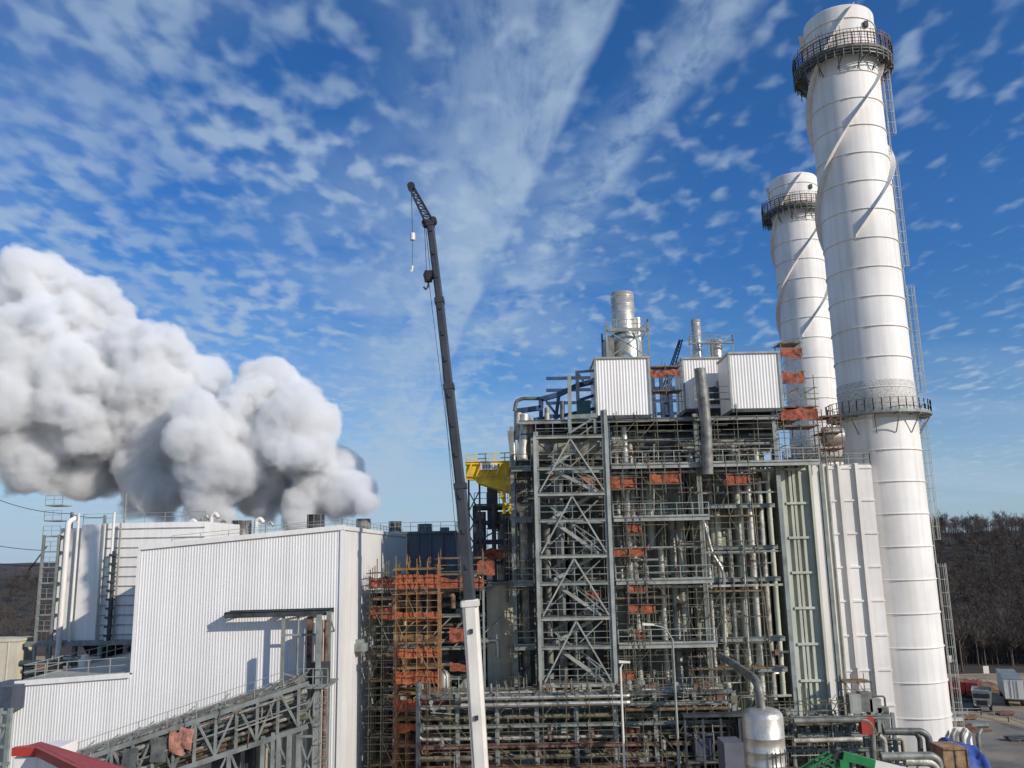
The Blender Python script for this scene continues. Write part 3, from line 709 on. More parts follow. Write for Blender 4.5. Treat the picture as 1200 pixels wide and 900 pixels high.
b = MB(); b.rail([(eC[1], YF+.2, eC[3]), (eC[2], YF+.2, eC[3])], 1.2, 1.0); tag(b.build('roof_railing', M['steel_l']), 'grey handrail in front of the recessed white enclosure', 'railing')
# silencers
def silencer(label, px, w_, yt, yb, Y, mm='silver', low=None):
    q = P(px, yb, Y); z0 = q.z; z1 = Z(px, yt, Y); r_ = w_/2*Y/1000*1.03; t = thing('vent_silencer', label, 'silencer', (q.x, Y, z0), 'silver vent silencers on the boiler roof')
    b = MB(); b.lathe(q.x, Y, [(r_, z0+ (z1-z0)*.0), (r_, z1), (r_-.12, z1), (r_-.12, z1-1)], 28, cap=False); b.build('drum', M[mm], t)
    b = MB()
    for k in range(5): zz_ = z0+(z1-z0)*(k+.5)/5; b.lathe(q.x, Y, [(r_+.003, zz_-.05), (r_+.04, zz_), (r_+.003, zz_+.05)], 28, cap=False)
    b.build('band', M[mm], t)
    return t, q, z0, z1, r_
s1 = silencer('large tall silver silencer above the left white enclosure', 731, 27, 344, 392, YF+2)
q = s1[1]; zb = eA[4]+.17
b = MB(); b.lathe(q.x+.2, YF+2, [(1.35, zb), (1.35, s1[2]-.9), (.98, s1[2]-.005)], 24, cap=False); b.build('neck', M['silver'], s1[0])
b = MB(); b.pipe([(q.x+1.3, YF+2.4, zb), (q.x+1.3, YF+2.4, s1[2]+1.6)], .35, 12); b.build('side_vent', M['silver'], s1[0])
t = thing('silencer_frame', 'steel frame with a railed platform around the large silver silencer', 'steel frame', (q.x, YF+2, zb))
xs = (q.x-1.75, q.x+1.9); ys = (YF+.2, YF+3.9); zp = s1[2]
b = MB()
for x in xs:
    for y in ys: b.beam((x, y, zb), (x, y, zp+.6), .16)
for y in ys: b.beam((xs[0], y, zp-.1), (xs[1], y, zp-.1), .16); b.beam((xs[0], y, zb), (xs[1], y, zp), .1); b.beam((xs[1], y, zb), (xs[0], y, zp), .1)
b.build('frame', M['steel'], t)
b = MB(); b.rail([(xs[0],ys[0],zp), (xs[1],ys[0],zp), (xs[1],ys[1],zp)], .9, 1.0); b.build('railing', M['steel'], t)
b = MB(); b.box(xs[0], q.x-1.1, ys[0]+.1, ys[1]-.1, zb+.2, zb+2.1); b.build('weather_panel', M['pipe'], t)
s2 = silencer('slim tall silver silencer above the recessed enclosure', 818, 11, 375, 424, YF+6)
s3 = silencer('short silver silencer beside the slim one above the recessed enclosure', 840, 14, 399, 420, YF+6)
t = thing('roof_platform', 'railed platform joining the two small silver silencers', 'platform', (s2[1].x, YF+6, eC[4]+.17))
z = Z(825, 406, YF+6)
b = MB(); b.box(s2[1].x-1, s3[1].x+1.4, YF+4.9, YF+5.1, z, z+.08); b.rail([(s2[1].x-1, YF+4.9, z), (s3[1].x+1.4, YF+4.9, z)], .8, .8); b.build('walkway', M['steel'], t)
for q0_, q1_ in (((s2[1].x-.9, YF+5, eC[4]+.15), (s2[1].x+.8, YF+5, z)), ((s3[1].x-.6, YF+5, z), (s3[1].x+1.3, YF+5, eC[4]+.15))): one('brace', M['steel'], t, 'beam', q0_, q1_, .07)
for x in (s2[1].x-.9, s2[1].x+.8, s3[1].x-.6, s3[1].x+1.3): one('post', M['steel'], t, 'beam', (x, YF+5, eC[4]+.15), (x, YF+5, z+.8), .1)
# big vent pipe hanging down the facade
b = MB(); Yv = YF-1.4; b.pipe([(XF(829, 555, Yv), Yv, Z(829, 556, Yv)), (XF(828, 500, Yv)-.05, Yv, Z(825, 500, Yv)), (X(820, 432, Yv), Yv, Z(820, 432, Yv))], .48, 14)
tag(b.build('vent_pipe', M['pipe']), 'thick grey vent pipe standing up past the roof edge by the recessed enclosure', 'pipe')
# blue lattice jib behind the roof
t = thing('lattice_jib', 'small blue lattice crane jib rising behind the boiler roof', 'crane', P(782, 470, 92))
b = MB(); a = P(780, 455, 92); c = P(798, 398, 92); 
for o_ in ((-.35, 0), (.35, 0), (0, .5)): b.beam(a+V((o_[0], o_[1], 0)), c+V((o_[0]*.5, o_[1]*.5, 0)), .14)
for k in range(14):
    u = k/14; u2 = (k+1)/14; p0 = a.lerp(c, u)+V((-.35*(1-u/2), 0, 0)); p1 = a.lerp(c, u2)+V((.35*(1-u/2), 0, 0)); b.beam(p0, p1, .08)
b.build('lattice', M['steel_b'], t)
b = MB(); b.beam(a, (a.x, a.y, 0), .8); b.build('mast', M['steel_b'], t)
# steel frame of the second unit, seen between the enclosures
t = thing('unit_steel_frame', 'dark blue steel frame of the second unit behind the boiler roof', 'steel frame', (XF(790, 470, 94), 94, 0))
for Y in (90, 97):
    b = MB()
    for px in (766, 776, 786, 796): b.beam((X(px, 470, Y), Y, 0), (X(px, 470, Y), Y, Z(px, 440, Y)), .4)
    for py in (455, 441, 470, 485): b.beam((X(640, py, Y), Y, Z(766, py, Y)), (X(900, py, Y), Y, Z(766, py, Y)), .3)
    b.build('frame', M['steel_b'], t)
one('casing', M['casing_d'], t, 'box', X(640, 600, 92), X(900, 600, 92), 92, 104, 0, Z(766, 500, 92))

# ------------------------------------------------------------------ scaffold bays with orange netting hung on the boiler house
nets = [
 ((680, 713), (552, 573), YF-.6, 'orange netted scaffold bay left of the thick column at the top level'),
 ((715, 746), (554, 573), YF-.9, 'orange netted scaffold bay right of the double column at the top level'),
 ((762, 798), (550, 567), YF-1, 'wide orange netted scaffold bay under the top walkway, middle bay'),
 ((852, 879), (552, 568), YF-1, 'orange netted scaffold bay to the right of the thick vent pipe'),
 ((735, 752), (610, 626), YF-1, 'small orange netted scaffold bay just under the second walkway'),
 ((719, 757), (640, 652), YF-1, 'low wide orange netted scaffold bay between the second and third walkway'),
 ((737, 758), (681, 695), YF-1, 'orange netted scaffold bay just under the third walkway'),
 ((737, 768), (706, 719), YF-1, 'wide orange netted scaffold bay in the middle of the third storey'),
 ((743, 756), (738, 750), YF-1, 'smallest orange netted scaffold bay above the fourth walkway'),
 ((724, 746), (785, 797), YF-2.2, 'orange netted scaffold bay just above the pipe rack'),
 ((735, 749), (822, 836), YF-5.4, 'orange netted scaffold bay level with the top pipes of the rack'),
 ((729, 750), (845, 862), YF-5.4, 'bright orange netted scaffold bay beside the white lamp pole'),
 ((730, 749), (875, 890), YF-5.4, 'lowest orange netted scaffold bay among the rack pipes'),
 ((686, 704), (690, 702), YF-.6, 'faint orange netted scaffold bay inside the stair tower'),
]
for (a0, a1), (y0, y1), Y, lab in nets:
    x0, x1 = X(a0, y1, Y), X(a1, y1, Y); z0, z1 = Z(a0, y1, Y), Z(a0, y0, Y); z1 -= (z1-z0)*.22
    t = thing('scaffold_bay', lab, 'scaffold', ((x0+x1)/2, Y+.6, z0), 'orange netted scaffold bays on the boiler house')
    b = MB()
    for x in (x0, (x0+x1)/2, x1):
        for y in (Y, Y+1.2): b.beam((x, y, z0-.8), (x, y, z1+1.6), .06)
    for z in (z0, z1, z1+1): 
        for y in (Y, Y+1.2): b.beam((x0-.2, y, z), (x1+.2, y, z), .05)
        for x in (x0, x1): b.beam((x, Y-.2, z), (x, Y+2.6, z), .05)
    b.build('tube_frame', M['scaf'], t)
    one('deck', M['plank'], t, 'box', x0, x1, Y, Y+1.2, z0-.06, z0-.01)
    netsheet(t, x0, x1, Y+.14, z0+.08*(z1-z0), z1, M['net'])
    netsheet(t, x0+.1, x1-.1, Y+1.25, z0, z1, M['net2'])
# vertical ladder scaffold run with red-white poles
def scaf_thing(label, pxs, pys, Y, depth, **k):
    x0, x1 = X(pxs[0], pys[1], Y), X(pxs[1], pys[1], Y); z1, z0 = Z(pxs[0], pys[0], Y), max(0, Z(pxs[0], pys[1], Y))
    t = thing('scaffold_tower', label, 'scaffold', ((x0+x1)/2, Y+depth/2, z0), 'tube scaffolds around the boiler house')
    scaffold(t, x0, x1, Y, Y+depth, z0, z1, **k); return t, x0, x1, z0, z1
scaf_thing('dense tube scaffold filling the bay left of the pale green duct', (848, 916), (548, 1010), YF-.2, 1.6, bay=1.25, lift=2.0, decks=.45, r=.026)
scaf_thing('tall narrow tube scaffold between the middle bay and the dense scaffold', (824, 846), (548, 1010), YF-.4, 1.2, bay=.9, lift=2.0, decks=.3, r=.026)
scaf_thing('tube scaffold standing in the middle bay behind the orange nettings', (722, 800), (560, 1010), YF-.85, 1.3, bay=1.5, lift=2.0, decks=.12, r=.024)
scaf_thing('top storey tube scaffold under the white enclosures', (725, 915), (492, 543), YF-.7, 1.2, bay=1.7, lift=1.7, decks=.2, r=.026)
scaf_thing('tube scaffold between the stair tower and the tan casing', (603, 626), (560, 1010), YF-.3, 1.0, bay=1.0, lift=2.2, decks=.1, r=.022)
# right end scaffold with netted boxes
t, x0, x1, z0, z1 = scaf_thing('tube scaffold at the top right corner of the boiler house beside the stack', (922, 962), (455, 545), YF-.4, 2.2, bay=1.5, lift=1.8, decks=.7, r=.032)
zz0 = Z(930, 493, YF); zz1 = Z(930, 479, YF); netsheet(t, x0-.2, x1+.1, YF-.5, zz0, zz1, M['net2']); netsheet(t, x0-.2, x0+1, YF+2, zz0, zz1, M['net2'])
t, x0, x1, z0, z1 = scaf_thing('small tube scaffold with two faded orange boxes beside the right white enclosure', (920, 943), (402, 470), YF+.4, 1.6, bay=1.6, lift=2.1, decks=.6, r=.03)
for ya, yb_ in ((406, 418), (435, 448)): netsheet(t, x0-.1, x1+.1, YF+.3, Z(930, yb_, YF), Z(930, ya, YF), M['net2'])
t, x0, x1, z0, z1 = scaf_thing('faded tube scaffold wrapped round a silver elbow against the near stack', (968, 990), (488, 545), YF+2, 2.2, bay=.9, lift=1.3, decks=.9, r=.035, m=M['rust'])
b = MB(); q = P(965, 512, YF+3.5); b.pipe([q, q+V((1.6, 0, 0))], .9, 16); b.build('silver_elbow', M['silver'], t)
t, x0, x1, z0, z1 = scaf_thing('reddish scaffold walkway on the roof between the two white enclosures', (765, 800), (430, 487), YF+3, 1.5, bay=1.5, lift=2.0, decks=.9, r=.03)
netsheet(t, x0, x1, YF+2.9, Z(780, 441, YF+3), Z(780, 433, YF+3), M['net2'])
# ================================================================== CRANE
KY = 62.0
K = thing('mobile_crane', 'tall telescopic crane with white lower and dark grey upper boom sections', 'crane', (X(575, 1000, KY), KY, 0))
pts = [(566.5, 960), (551, 706), (539.5, 569), (526, 453), (515, 352), (504, 262)]
wd = [1.22, .98, .86, .76, .66, .52]
W = [P(a, c, KY) for a, c in pts]
base = W[0] + (W[0]-W[1])*(max(0, W[0].z-2.5)/(W[1].z-W[0].z))
W[0] = base
for i in range(5):
    a, c = W[i], W[i+1]; b = MB(); w_ = wd[i]*(.9 if i == 0 else .82); h_ = wd[i]*1.1
    pr = [(-w_/2, -h_*.3), (-w_*.3, -h_/2), (w_*.3, -h_/2), (w_/2, -h_*.3), (w_/2, h_/2), (-w_/2, h_/2)]
    b.extr(a, c+(c-a).normalized()*.2, pr)
    s = b.build('boom_section', M['boomw'] if i == 0 else M['boomd'], K)
    if i == 0: s['label'] = 'white lowest boom section'
    b = MB(); d = (c-a).normalized(); b.beam(c-d*.25, c+d*.15, w_*1.16, h_*1.12); b.build('collar', M['boomw'] if i == 0 else M['boomd'], K)
    for u in (.3, .6, .9): q = a.lerp(c, u); one('rope_guide', M['boomd'], K, 'box', q.x-.12, q.x+.12, KY-h_*.5-.14, KY-h_*.5+.3, q.z-.15, q.z+.15)
# lattice head
T0 = W[5]; T1 = P(482, 219, KY); T2 = P(497, 246, KY)
b = MB(); up_ = (T0-W[4]).normalized()
o1 = [V((-.28, -.35, 0)), V((.28, -.35, 0)), V((.28, .35, 0)), V((-.28, .35, 0))]
a = T0; c = T1
for o_ in o1: b.beam(a+o_*1.15, c+o_*.65, .11)
n = 7
for k in range(n):
    u, u2 = k/n, (k+1)/n
    for i in range(4):
        p0 = a.lerp(c, u)+o1[i]*(1.15-.5*u); p1 = a.lerp(c, u2)+o1[(i+1) % 4]*(1.15-.5*u2); b.beam(p0, p1, .06)
        b.beam(a.lerp(c, u)+o1[i]*(1.15-.5*u), a.lerp(c, u)+o1[(i+1) % 4]*(1.15-.5*u), .06)
b.build('lattice_head', M['boomd'], K)
for q, r_ in ((T1, .3), (T0+V((-.35, 0, 0)), .28), (T0+V((.25, 0, .2)), .28)): one('sheave', M['black'], K, 'tube', q+V((0, -.3, 0)), q+V((0, .3, 0)), r_, 12)
b = MB(); e = P(483, 313, KY); h0 = P(483.5, 277, KY); b.tube(T1, h0, .022, 4); b.tube(h0, e, .018, 4); b.build('hoist_rope', M['black'], K)
b = MB(); b.pipe([h0+V((0,0,.25)), h0-V((0,0,.3))], .2, 10); b.pipe([e+V((0,0,.1)), e-V((0,0,.25)), e-V((.12,0,.35))], .1, 8); b.build('hook_ball', M['boomw'], K)
hk = P(502, 325, KY); b = MB()
for dx in (-.14, .14): b.tube(T0+V((-.4+dx*.3, 0, 0)), hk+V((dx, 0, .5)), .02, 4)
b.tube(hk, P(537, 610, KY-.9), .018, 4); b.tube(P(508, 300, KY-.8), P(556, 905, KY-1), .018, 4)
b.build('hoist_rope', M['black'], K)
b = MB(); b.box(hk.x-.28, hk.x+.28, KY-.2, KY+.2, hk.z-.35, hk.z+.5); b.tube(hk+V((0, -.25, .1)), hk+V((0, .25, .1)), .38, 12); b.pipe([hk-V((0,0,.3)), hk-V((0,0,.7)), hk-V((.2,0,.95)), hk-V((.35,0,.75))], .08, 8); b.build('hook_block', M['black'], K)
# carrier, mostly below the picture
bx_, by_ = base.x, KY
b = MB(); b.box(bx_-5, bx_+9, by_-1.4, by_+1.4, 1.0, 1.7); b.build('chassis', M['yellow'], K)
b = MB(); b.box(bx_-1, bx_+5, by_-1.3, by_+1.3, 1.75, 2.6); b.box(bx_+2.8, bx_+5, by_-1.4, by_+1.4, 2.6, 4.0); b.build('superstructure', M['boomw'], K)
b = MB(); b.box(bx_-.9, bx_+.9, by_-2.4, by_-1.35, 1.8, 3.7); b.build('cab', M['glass'], K)
b = MB(); b.tube((bx_-2.2, by_, 2.1), W[0].lerp(W[1], .22), .22, 10); b.build('luffing_cylinder', M['silver'], K)
for k in range(5):
    for sy in (-1.35, 1.35): b = MB(); xx = bx_-4+k*2.9; b.tube((xx, by_+sy-.25, .75), (xx, by_+sy+.25, .75), .75, 18); b.build('wheel', M['tyre'], K)

# ================================================================== WHITE RIBBED HALL
WY = 62.0; WD = 35.0
xl, xs_, xr = X(14, 850, WY), X(158, 740, WY), X(401.5, 740, WY)
zl0, zl1 = Z(14, 800, WY), Z(156, 790, WY); zu0, zu1 = Z(162, 641, WY), Z(401, 617, WY)
Hh = thing('ribbed_hall', 'large white metal-clad hall with vertical ribs and a stepped sloping roof', 'building', ((xl+xr)/2, WY+WD/2, 0))
def topz(x): return zl0+(zl1-zl0)*(x-xl)/(xs_-xl) if x < xs_-.001 else zu0+(zu1-zu0)*(x-xs_)/(xr-xs_)
def ribwall(x0, x1, Y):
    b = MB(); vs = []; x = x0; prof = [(0, 0), (.09, 0), (.115, -.024), (.175, -.024), (.2, 0)]; xsn = []
    k = 0
    while x < x1:
        for dx, dy in prof[:-1]:
            if x+dx < x1: xsn.append((x+dx, dy))
        x += .2
    xsn.append((x1, 0))
    for x, dy in xsn: vs += [(x, Y+dy, 0), (x, Y+dy, topz(min(x, x1-.002) if x1 < xs_+.01 else x))]
    b.add(vs, [(2*i, 2*i+2, 2*i+3, 2*i+1) for i in range(len(xsn)-1)]); return b
ribwall(xl, xs_, WY).build('ribbed_wall', M['ribbed'], Hh)
ribwall(xs_, xr-.25, WY).build('ribbed_wall', M['ribbed'], Hh)
b = MB()
b.add([(xr, WY, 0), (xr, WY+WD, 0), (xr, WY+WD, zu1), (xr, WY, zu1)], [(0,1,2,3)])
b.build('side_wall', M['white'], Hh)
b = MB(); b.add([(xs_, WY+.02, 0), (xs_, WY+WD, 0), (xs_, WY+WD, zu0), (xs_, WY+.02, zu0), (xl, WY+.02, 0), (xl, WY+20, 0), (xl, WY+20, zl0), (xl, WY+.02, zl0)], [(0,3,2,1), (4,7,6,5)])
b.add([(xl, WY+WD, 0), (xr, WY+WD, 0), (xr, WY+WD, zu1), (xs_, WY+WD, zu0), (xl, WY+WD, zu0)], [(0, 1, 2, 3, 4)] if False else [])
b.add([(xs_, WY+WD, 0), (xr, WY+WD, 0), (xr, WY+WD, zu1), (xs_, WY+WD, zu0)], [(0,1,2,3)]); b.build('side_wall', M['white'], Hh)
b = MB(); b.add([(xs_, WY-.1, zu0-.004), (xr+.06, WY-.1, zu1-.004), (xr+.06, WY+WD, zu1-.004), (xs_, WY+WD, zu0-.004)], [(0,1,2,3)])
b.add([(xl, WY-.05, zl0-.004), (xs_, WY-.05, zl1-.004), (xs_, WY+20, zl1-.004), (xl, WY+20, zl0-.004)], [(0,1,2,3)]); b.build('roof', M['roof'], Hh)
b = MB()
b.beam((xs_-.05, WY-.12, zu0-.05), (xr+.05, WY-.12, zu1-.05), .1, .34); b.beam((xl, WY-.12, zl0-.05), (xs_-.15, WY-.12, zl1-.05), .1, .34)
b.box(xr-.26, xr+.03, WY-.12, WY-.004, 0, zu1-.2); b.box(xs_-.1, xs_+.1, WY-.14, WY-.1, zl1+.1, zu0-.2); b.beam((xr+.06, WY+.1, zu1-.1), (xr+.06, WY+WD, zu1-.1), .1, .3)
b.build('flashing', M['white'], Hh)
b = MB(); b.rail([(xl+.3, WY+.3, zl0+.02), (xs_-.2, WY+.3, zl1+.02)], 1.1, 1.5); b.rail([(xl+.3, WY+.3, zl0+.02), (xl+.3, WY+19, zl0+.02)], 1.1, 1.5); b.build('roof_railing', M['steel_l'], Hh); b = MB(); b.rail([(xl+.3, WY+19.5, zl0+.02), (xs_-.2, WY+19.5, zl1+.02)], 1.1, 1.5); b.build('roof_railing', M['steel_l'], Hh)
b = MB(); b.rail([(xs_+2, WY+.6, topz(xs_+2)), (xr-.3, WY+.6, topz(xr-.3)), (xr-.3, WY+WD-.5, zu1)], .6, 2.0, .02, toe=False); b.build('roof_railing', M['steel_l'], Hh)
b = MB(); q = P(421, 757, 67.5); b.box(xr+.003, xr+.9, 66.5, 68, q.z-.3, q.z+.25); b.box(xr+.003, xr+.6, 66.9, 67.6, q.z+.25, q.z+.5); b.build('wall_bracket', M['steel'], Hh)
b = MB(); b.box(X(298, 870, WY-.2), X(321, 870, WY-.2), WY-.25, WY-.1, 0, Z(310, 876, WY))
for k in range(22): b.box(X(298, 870, WY-.3), X(321, 870, WY-.3), WY-.31, WY-.26, .1+k*.45, .3+k*.45)
b.build('roller_door', M['cream'], Hh)
one('rear_shadow_block', M['white'], Hh, 'box', xs_-6.5, xs_-.01, WY+16, WY+27, 0, zu0+.2)  # unseen block added behind the hall to cast shadow on the filter house
# rooftop boxes on the lower roof
for px, py, w_, h_, mm, lab in ((60, 788, 1.6, .5, 'rust', 'rusty pallet of parts on the low roof of the ribbed hall'), (102, 785, .5, .9, 'boomw', 'small white vent cap on the low roof of the ribbed hall')):
    q = P(px, py, WY+8); b = MB(); zr = topz(q.x); b.box(q.x-w_/2, q.x+w_/2, WY+7, WY+8, zr+.002, zr+.002+h_*.7); b.box(q.x-w_/3, q.x+w_/3, WY+7.2, WY+7.8, zr+h_*.7, zr+h_)
    tag(b.build('roof_vent' if mm == 'boomw' else 'pallet_of_parts', M[mm]), lab, 'roof vent' if mm == 'boomw' else 'pallet')

# hoist canopy frame on the wall
t = thing('hoist_frame', 'projecting steel hoist frame on the ribbed wall above the conveyor head', 'steel frame', (X(325, 718, WY-1), WY-.6, Z(325, 760, WY)))
Y1 = WY-1.15
b = MB(); a = P(264, 721, Y1); c = P(388, 717, Y1)
b.hbeam(a, c, .26, .42); b.beam((a.x, Y1, a.z), (a.x, WY-.1, a.z), .2, .3); b.beam((c.x-.9, Y1, c.z), (c.x-.9, WY-.1, c.z), .2, .3); b.beam((c.x-3.4, Y1, c.z), (c.x-3.4, WY-.1, c.z), .2, .3)
b.beam((a.x+.1, Y1+.1, a.z), (a.x+.9, WY-.15, a.z), .1); b.beam((c.x-3.4, Y1+.1, c.z), (c.x-.9, WY-.15, c.z), .1)
b.hbeam((a.x, WY-.2, a.z+.1), (c.x, WY-.2, a.z+.16), .2, .3)
b.build('beam', M['steel_d'], t)
b = MB()
for x in (c.x-.95, c.x-3.3): b.beam((x, Y1+.1, c.z-.2), (x, Y1+.1, c.z-5.6), .2)
for x in (c.x-2.3,): b.tube((x, Y1+.2, c.z-.2), (x, Y1+.2, c.z-5.6), .09, 8)
b.beam((c.x-3.3, Y1+.1, c.z-1.5), (c.x-.95, Y1+.1, c.z-1.5), .14); b.beam((c.x-3.3, Y1+.1, c.z-4.0), (c.x-.95, Y1+.1, c.z-4.6), .12)
b.build('hanger', M['steel'], t)
b = MB(); b.beam((c.x-1.5, Y1+.3, c.z-.3), (c.x-1.5, Y1+.3, c.z-5), .35, .2); b.build('duct_run', M['rust'], t)
b = MB(); b.beam((c.x-.1, Y1, c.z-.3), (c.x+.25, Y1, c.z-1.3), .1); b.beam((c.x-.1, Y1, c.z-.3), (c.x-.5, Y1, c.z-1.3), .1); b.beam((c.x-.5, Y1, c.z-1.3), (c.x+.25, Y1, c.z-1.3), .1); b.build('trolley', M['steel'], t)

# ================================================================== CONVEYOR BRIDGE
t = thing('conveyor_bridge', 'long inclined grey steel truss conveyor rising across the front of the ribbed hall', 'conveyor', (X(250, 860, 58), 58, 0))
CB = t
A0 = P(60, 902, 57.5); A1 = P(352, 800, 57.5); dA = (A1-A0); hgt = 2.6
for Y, mm in ((57.2, 'steel'), (60.0, 'steel')):
    b = MB(); n = 12
    for k in range(n+1):
        p = A0.lerp(A1, k/n); p = V((p.x, Y, p.z)); b.beam(p, p-V((0, 0, hgt)), .16)
        if k < n:
            q = A0.lerp(A1, (k+1)/n); q = V((q.x, Y, q.z)); u, v_ = (p, q-V((0, 0, hgt))) if k % 2 else (p-V((0, 0, hgt)), q); b.beam(u, v_, .13)
    for dz, w_ in ((0, .28), (-hgt, .30), (-hgt*.45, .1)): b.beam((A0.x, Y, A0.z+dz), (A1.x+.6, Y, A1.z+dz), .2, w_)
    b.build('side_truss', M[mm], t)
b = MB(); b.beam((A0.x, 58.6, A0.z-hgt+.15), (A1.x+.6, 58.6, A1.z-hgt+.15), 2.5, .06); b.build('floor_deck', M['grate'], t)
b = MB(); b.beam((A0.x, 58.6, A0.z+.3), (A1.x+.3, 58.6, A1.z+.3), 2.2, .35); b.beam((A0.x, 57.35, A0.z+.25), (A1.x+.3, 57.35, A1.z+.25), .35, .3); b.build('belt_cover', M['pipe'], t)
for k, (dz, Y, r_, mm) in enumerate(((-.5, 57.5, .16, 'silver_r'), (-.9, 57.45, .1, 'pipe'), (-1.35, 57.6, .2, 'pipe_d'), (-1.8, 57.5, .12, 'silver_r'), (-2.15, 57.7, .15, 'olive'))):
    b = MB(); b.pipe([(A0.x, Y, A0.z+dz), (A1.x+.4, Y, A1.z+dz)], r_, 8); b.build('pipe', M[mm], t)
b = MB(); b.rail([(A0.x, 57.15, A0.z+.1), (A1.x-1, 57.15, A1.z+.1-.35)], 1.0, 2.0, .022, toe=False); b.build('railing', M['steel_l'], t)
rp = random.Random(77); pcs = Pieces(); mnm = ('silver_r', 'pipe_d', 'rust')
for k in range(230):
    u = rp.random(); p = A0.lerp(A1, u); y = rp.uniform(57.0, 59.6); z = p.z-rp.uniform(.1, hgt-.1); s_ = (A1.z-A0.z)/(A1.x-A0.x); l = min(rp.uniform(.5, 3), A1.x-p.x)
    if rp.random() < .6: pcs.new(mnm[k % 3]).beam((p.x, y, z), (p.x+l, y, z+l*s_), rp.choice((.06, .09, .14)))
    else: pcs.new(mnm[k % 3]).beam((p.x, y, z-.4), (p.x+rp.uniform(-.3, .3), y, z+.5), .06)
pcs.flush('cable_run', t, 60)
for k in range(40):
    u = rp.random(); p = A0.lerp(A1, u); one('cross_strut', M['steel'], t, 'beam', (p.x, 57.0, p.z+.2), (p.x+rp.uniform(.5,1.5), 58+rp.random(), p.z+.6+rp.random()*.5), .05)
for k in range(9):
    u = .30+.037*k; p = A0.lerp(A1, u)
    if k in (0, 3, 5, 6): netsheet(t, p.x, p.x+.95, 57.0, p.z-1.3-R.uniform(0,.5), p.z-.1, M['pink'] if k > 3 else M['pipe_d'])
for px in (270, 318, 330):
    p = P(px, 850, 57.2); zt_ = A0.z+(A1.z-A0.z)*(p.x-A0.x)/(A1.x-A0.x)-hgt; b = MB()
    for dx, Y in ((-.5, 57.2), (.5, 57.2), (-.5, 60), (.5, 60)) if px != 270 else ((0, 57.2), (0, 60)): b.beam((p.x+dx, Y, 0), (p.x+dx, Y, zt_), .22)
    if px == 270:
        for dz in (0, 3, 6, 9): b.beam((p.x-1.4, 57.2, zt_-3-dz), (p.x, 57.2, zt_-dz), .12); b.beam((p.x+1.4, 57.2, zt_-3-dz), (p.x, 57.2, zt_-dz), .12); b.beam((p.x-1.4, 57.2, zt_-3-dz), (p.x, 57.2, zt_-6-dz), .12); b.beam((p.x+1.4, 57.2, zt_-3-dz), (p.x, 57.2, zt_-6-dz), .12)
    else:
        z = zt_
        while z > 2.2: b.beam((p.x-.5, 57.2, z), (p.x+.5, 57.2, z-2), .09); b.beam((p.x+.5, 57.2, z-2), (p.x-.5, 57.2, z-2), .09); z -= 2
    b.build('trestle', M['steel'], t)
# head tower
t = thing('conveyor_head_tower', 'braced steel support tower with caged ladder under the conveyor head', 'steel tower', (X(365, 850, 59), 59.5, 0))
zt_ = Z(370, 804, 58); xa, xb = X(352, 850, 58), X(383, 850, 58)
b = MB()
for x in (xa, xb-.6):
    for y in (57.8, 60.8): b.beam((x, y, 0), (x, y, zt_ if x == xa else Z(378, 720, 58)), .3)
z = zt_
k = 0
while z > 3: b.beam((xa, 57.7, z), (xb-.6, 57.7, z-3), .1); b.beam((xb-.6, 57.7, z), (xa, 57.7, z-3), .1); b.beam((xa, 57.7, z), (xb-.6, 57.7, z), .14); z -= 3
b.build('frame', M['steel'], t)
b = MB(); b.box(X(348, 806, 57.6), X(384, 806, 57.6), 57.5, 61, zt_-.1, zt_+.05); b.rail([(X(350, 806, 57.6), 57.5, zt_+.05), (X(384, 806, 57.6), 57.5, zt_+.05)], 1.1, .8); b.build('head_platform', M['steel'], t)
b = MB(); xx = xb-.1
for dx in (-.2, .2): b.beam((xx+dx, 57.6, 0), (xx+dx, 57.6, zt_+1), .06)
z = .4
while z < zt_: b.beam((xx-.2, 57.6, z), (xx+.2, 57.6, z), .035); z += .4
z = 2.5
while z < zt_+1:
    for p0, p1 in (((-.32, 0), (-.32, -.5)), ((-.32, -.5), (.32, -.5)), ((.32, -.5), (.32, 0))): b.beam((xx+p0[0], 57.6+p0[1], z), (xx+p1[0], 57.6+p1[1], z), .045)
    z += 1.1
b.build('caged_ladder', M['steel'], t)
b = MB()
for x, w_, mmm in ((xa+.7, .2, 0), (xa+1.1, .14, 0)): b.pipe([(x, 60, 0), (x, 60, zt_+4)], w_, 8)
b.build('pipe', M['rust'], t)
b = MB(); b.box(xa+.5, xa+1.6, 58.2, 59.2, zt_+.06, zt_+1.4); b.box(xa+.7, xa+1.3, 58, 58.2, zt_+.3, zt_+1.0); b.build('drive_unit', M['steel_d'], t)
b = MB(); b.box(X(250, 860, 60.7), X(297, 860, 60.7), 60.6, 61.5, 0, Z(280, 856, 60.7)); xq = X(250, 860, 60.6)
for k in range(14): b.box(xq+.1+k*.2, xq+.18+k*.2, 60.55, 60.598, .1, Z(280, 858, 60.7))
tag(b.build('steel_bin', M['bluec']), 'blue-grey steel bin in the shade under the conveyor', 'bin')

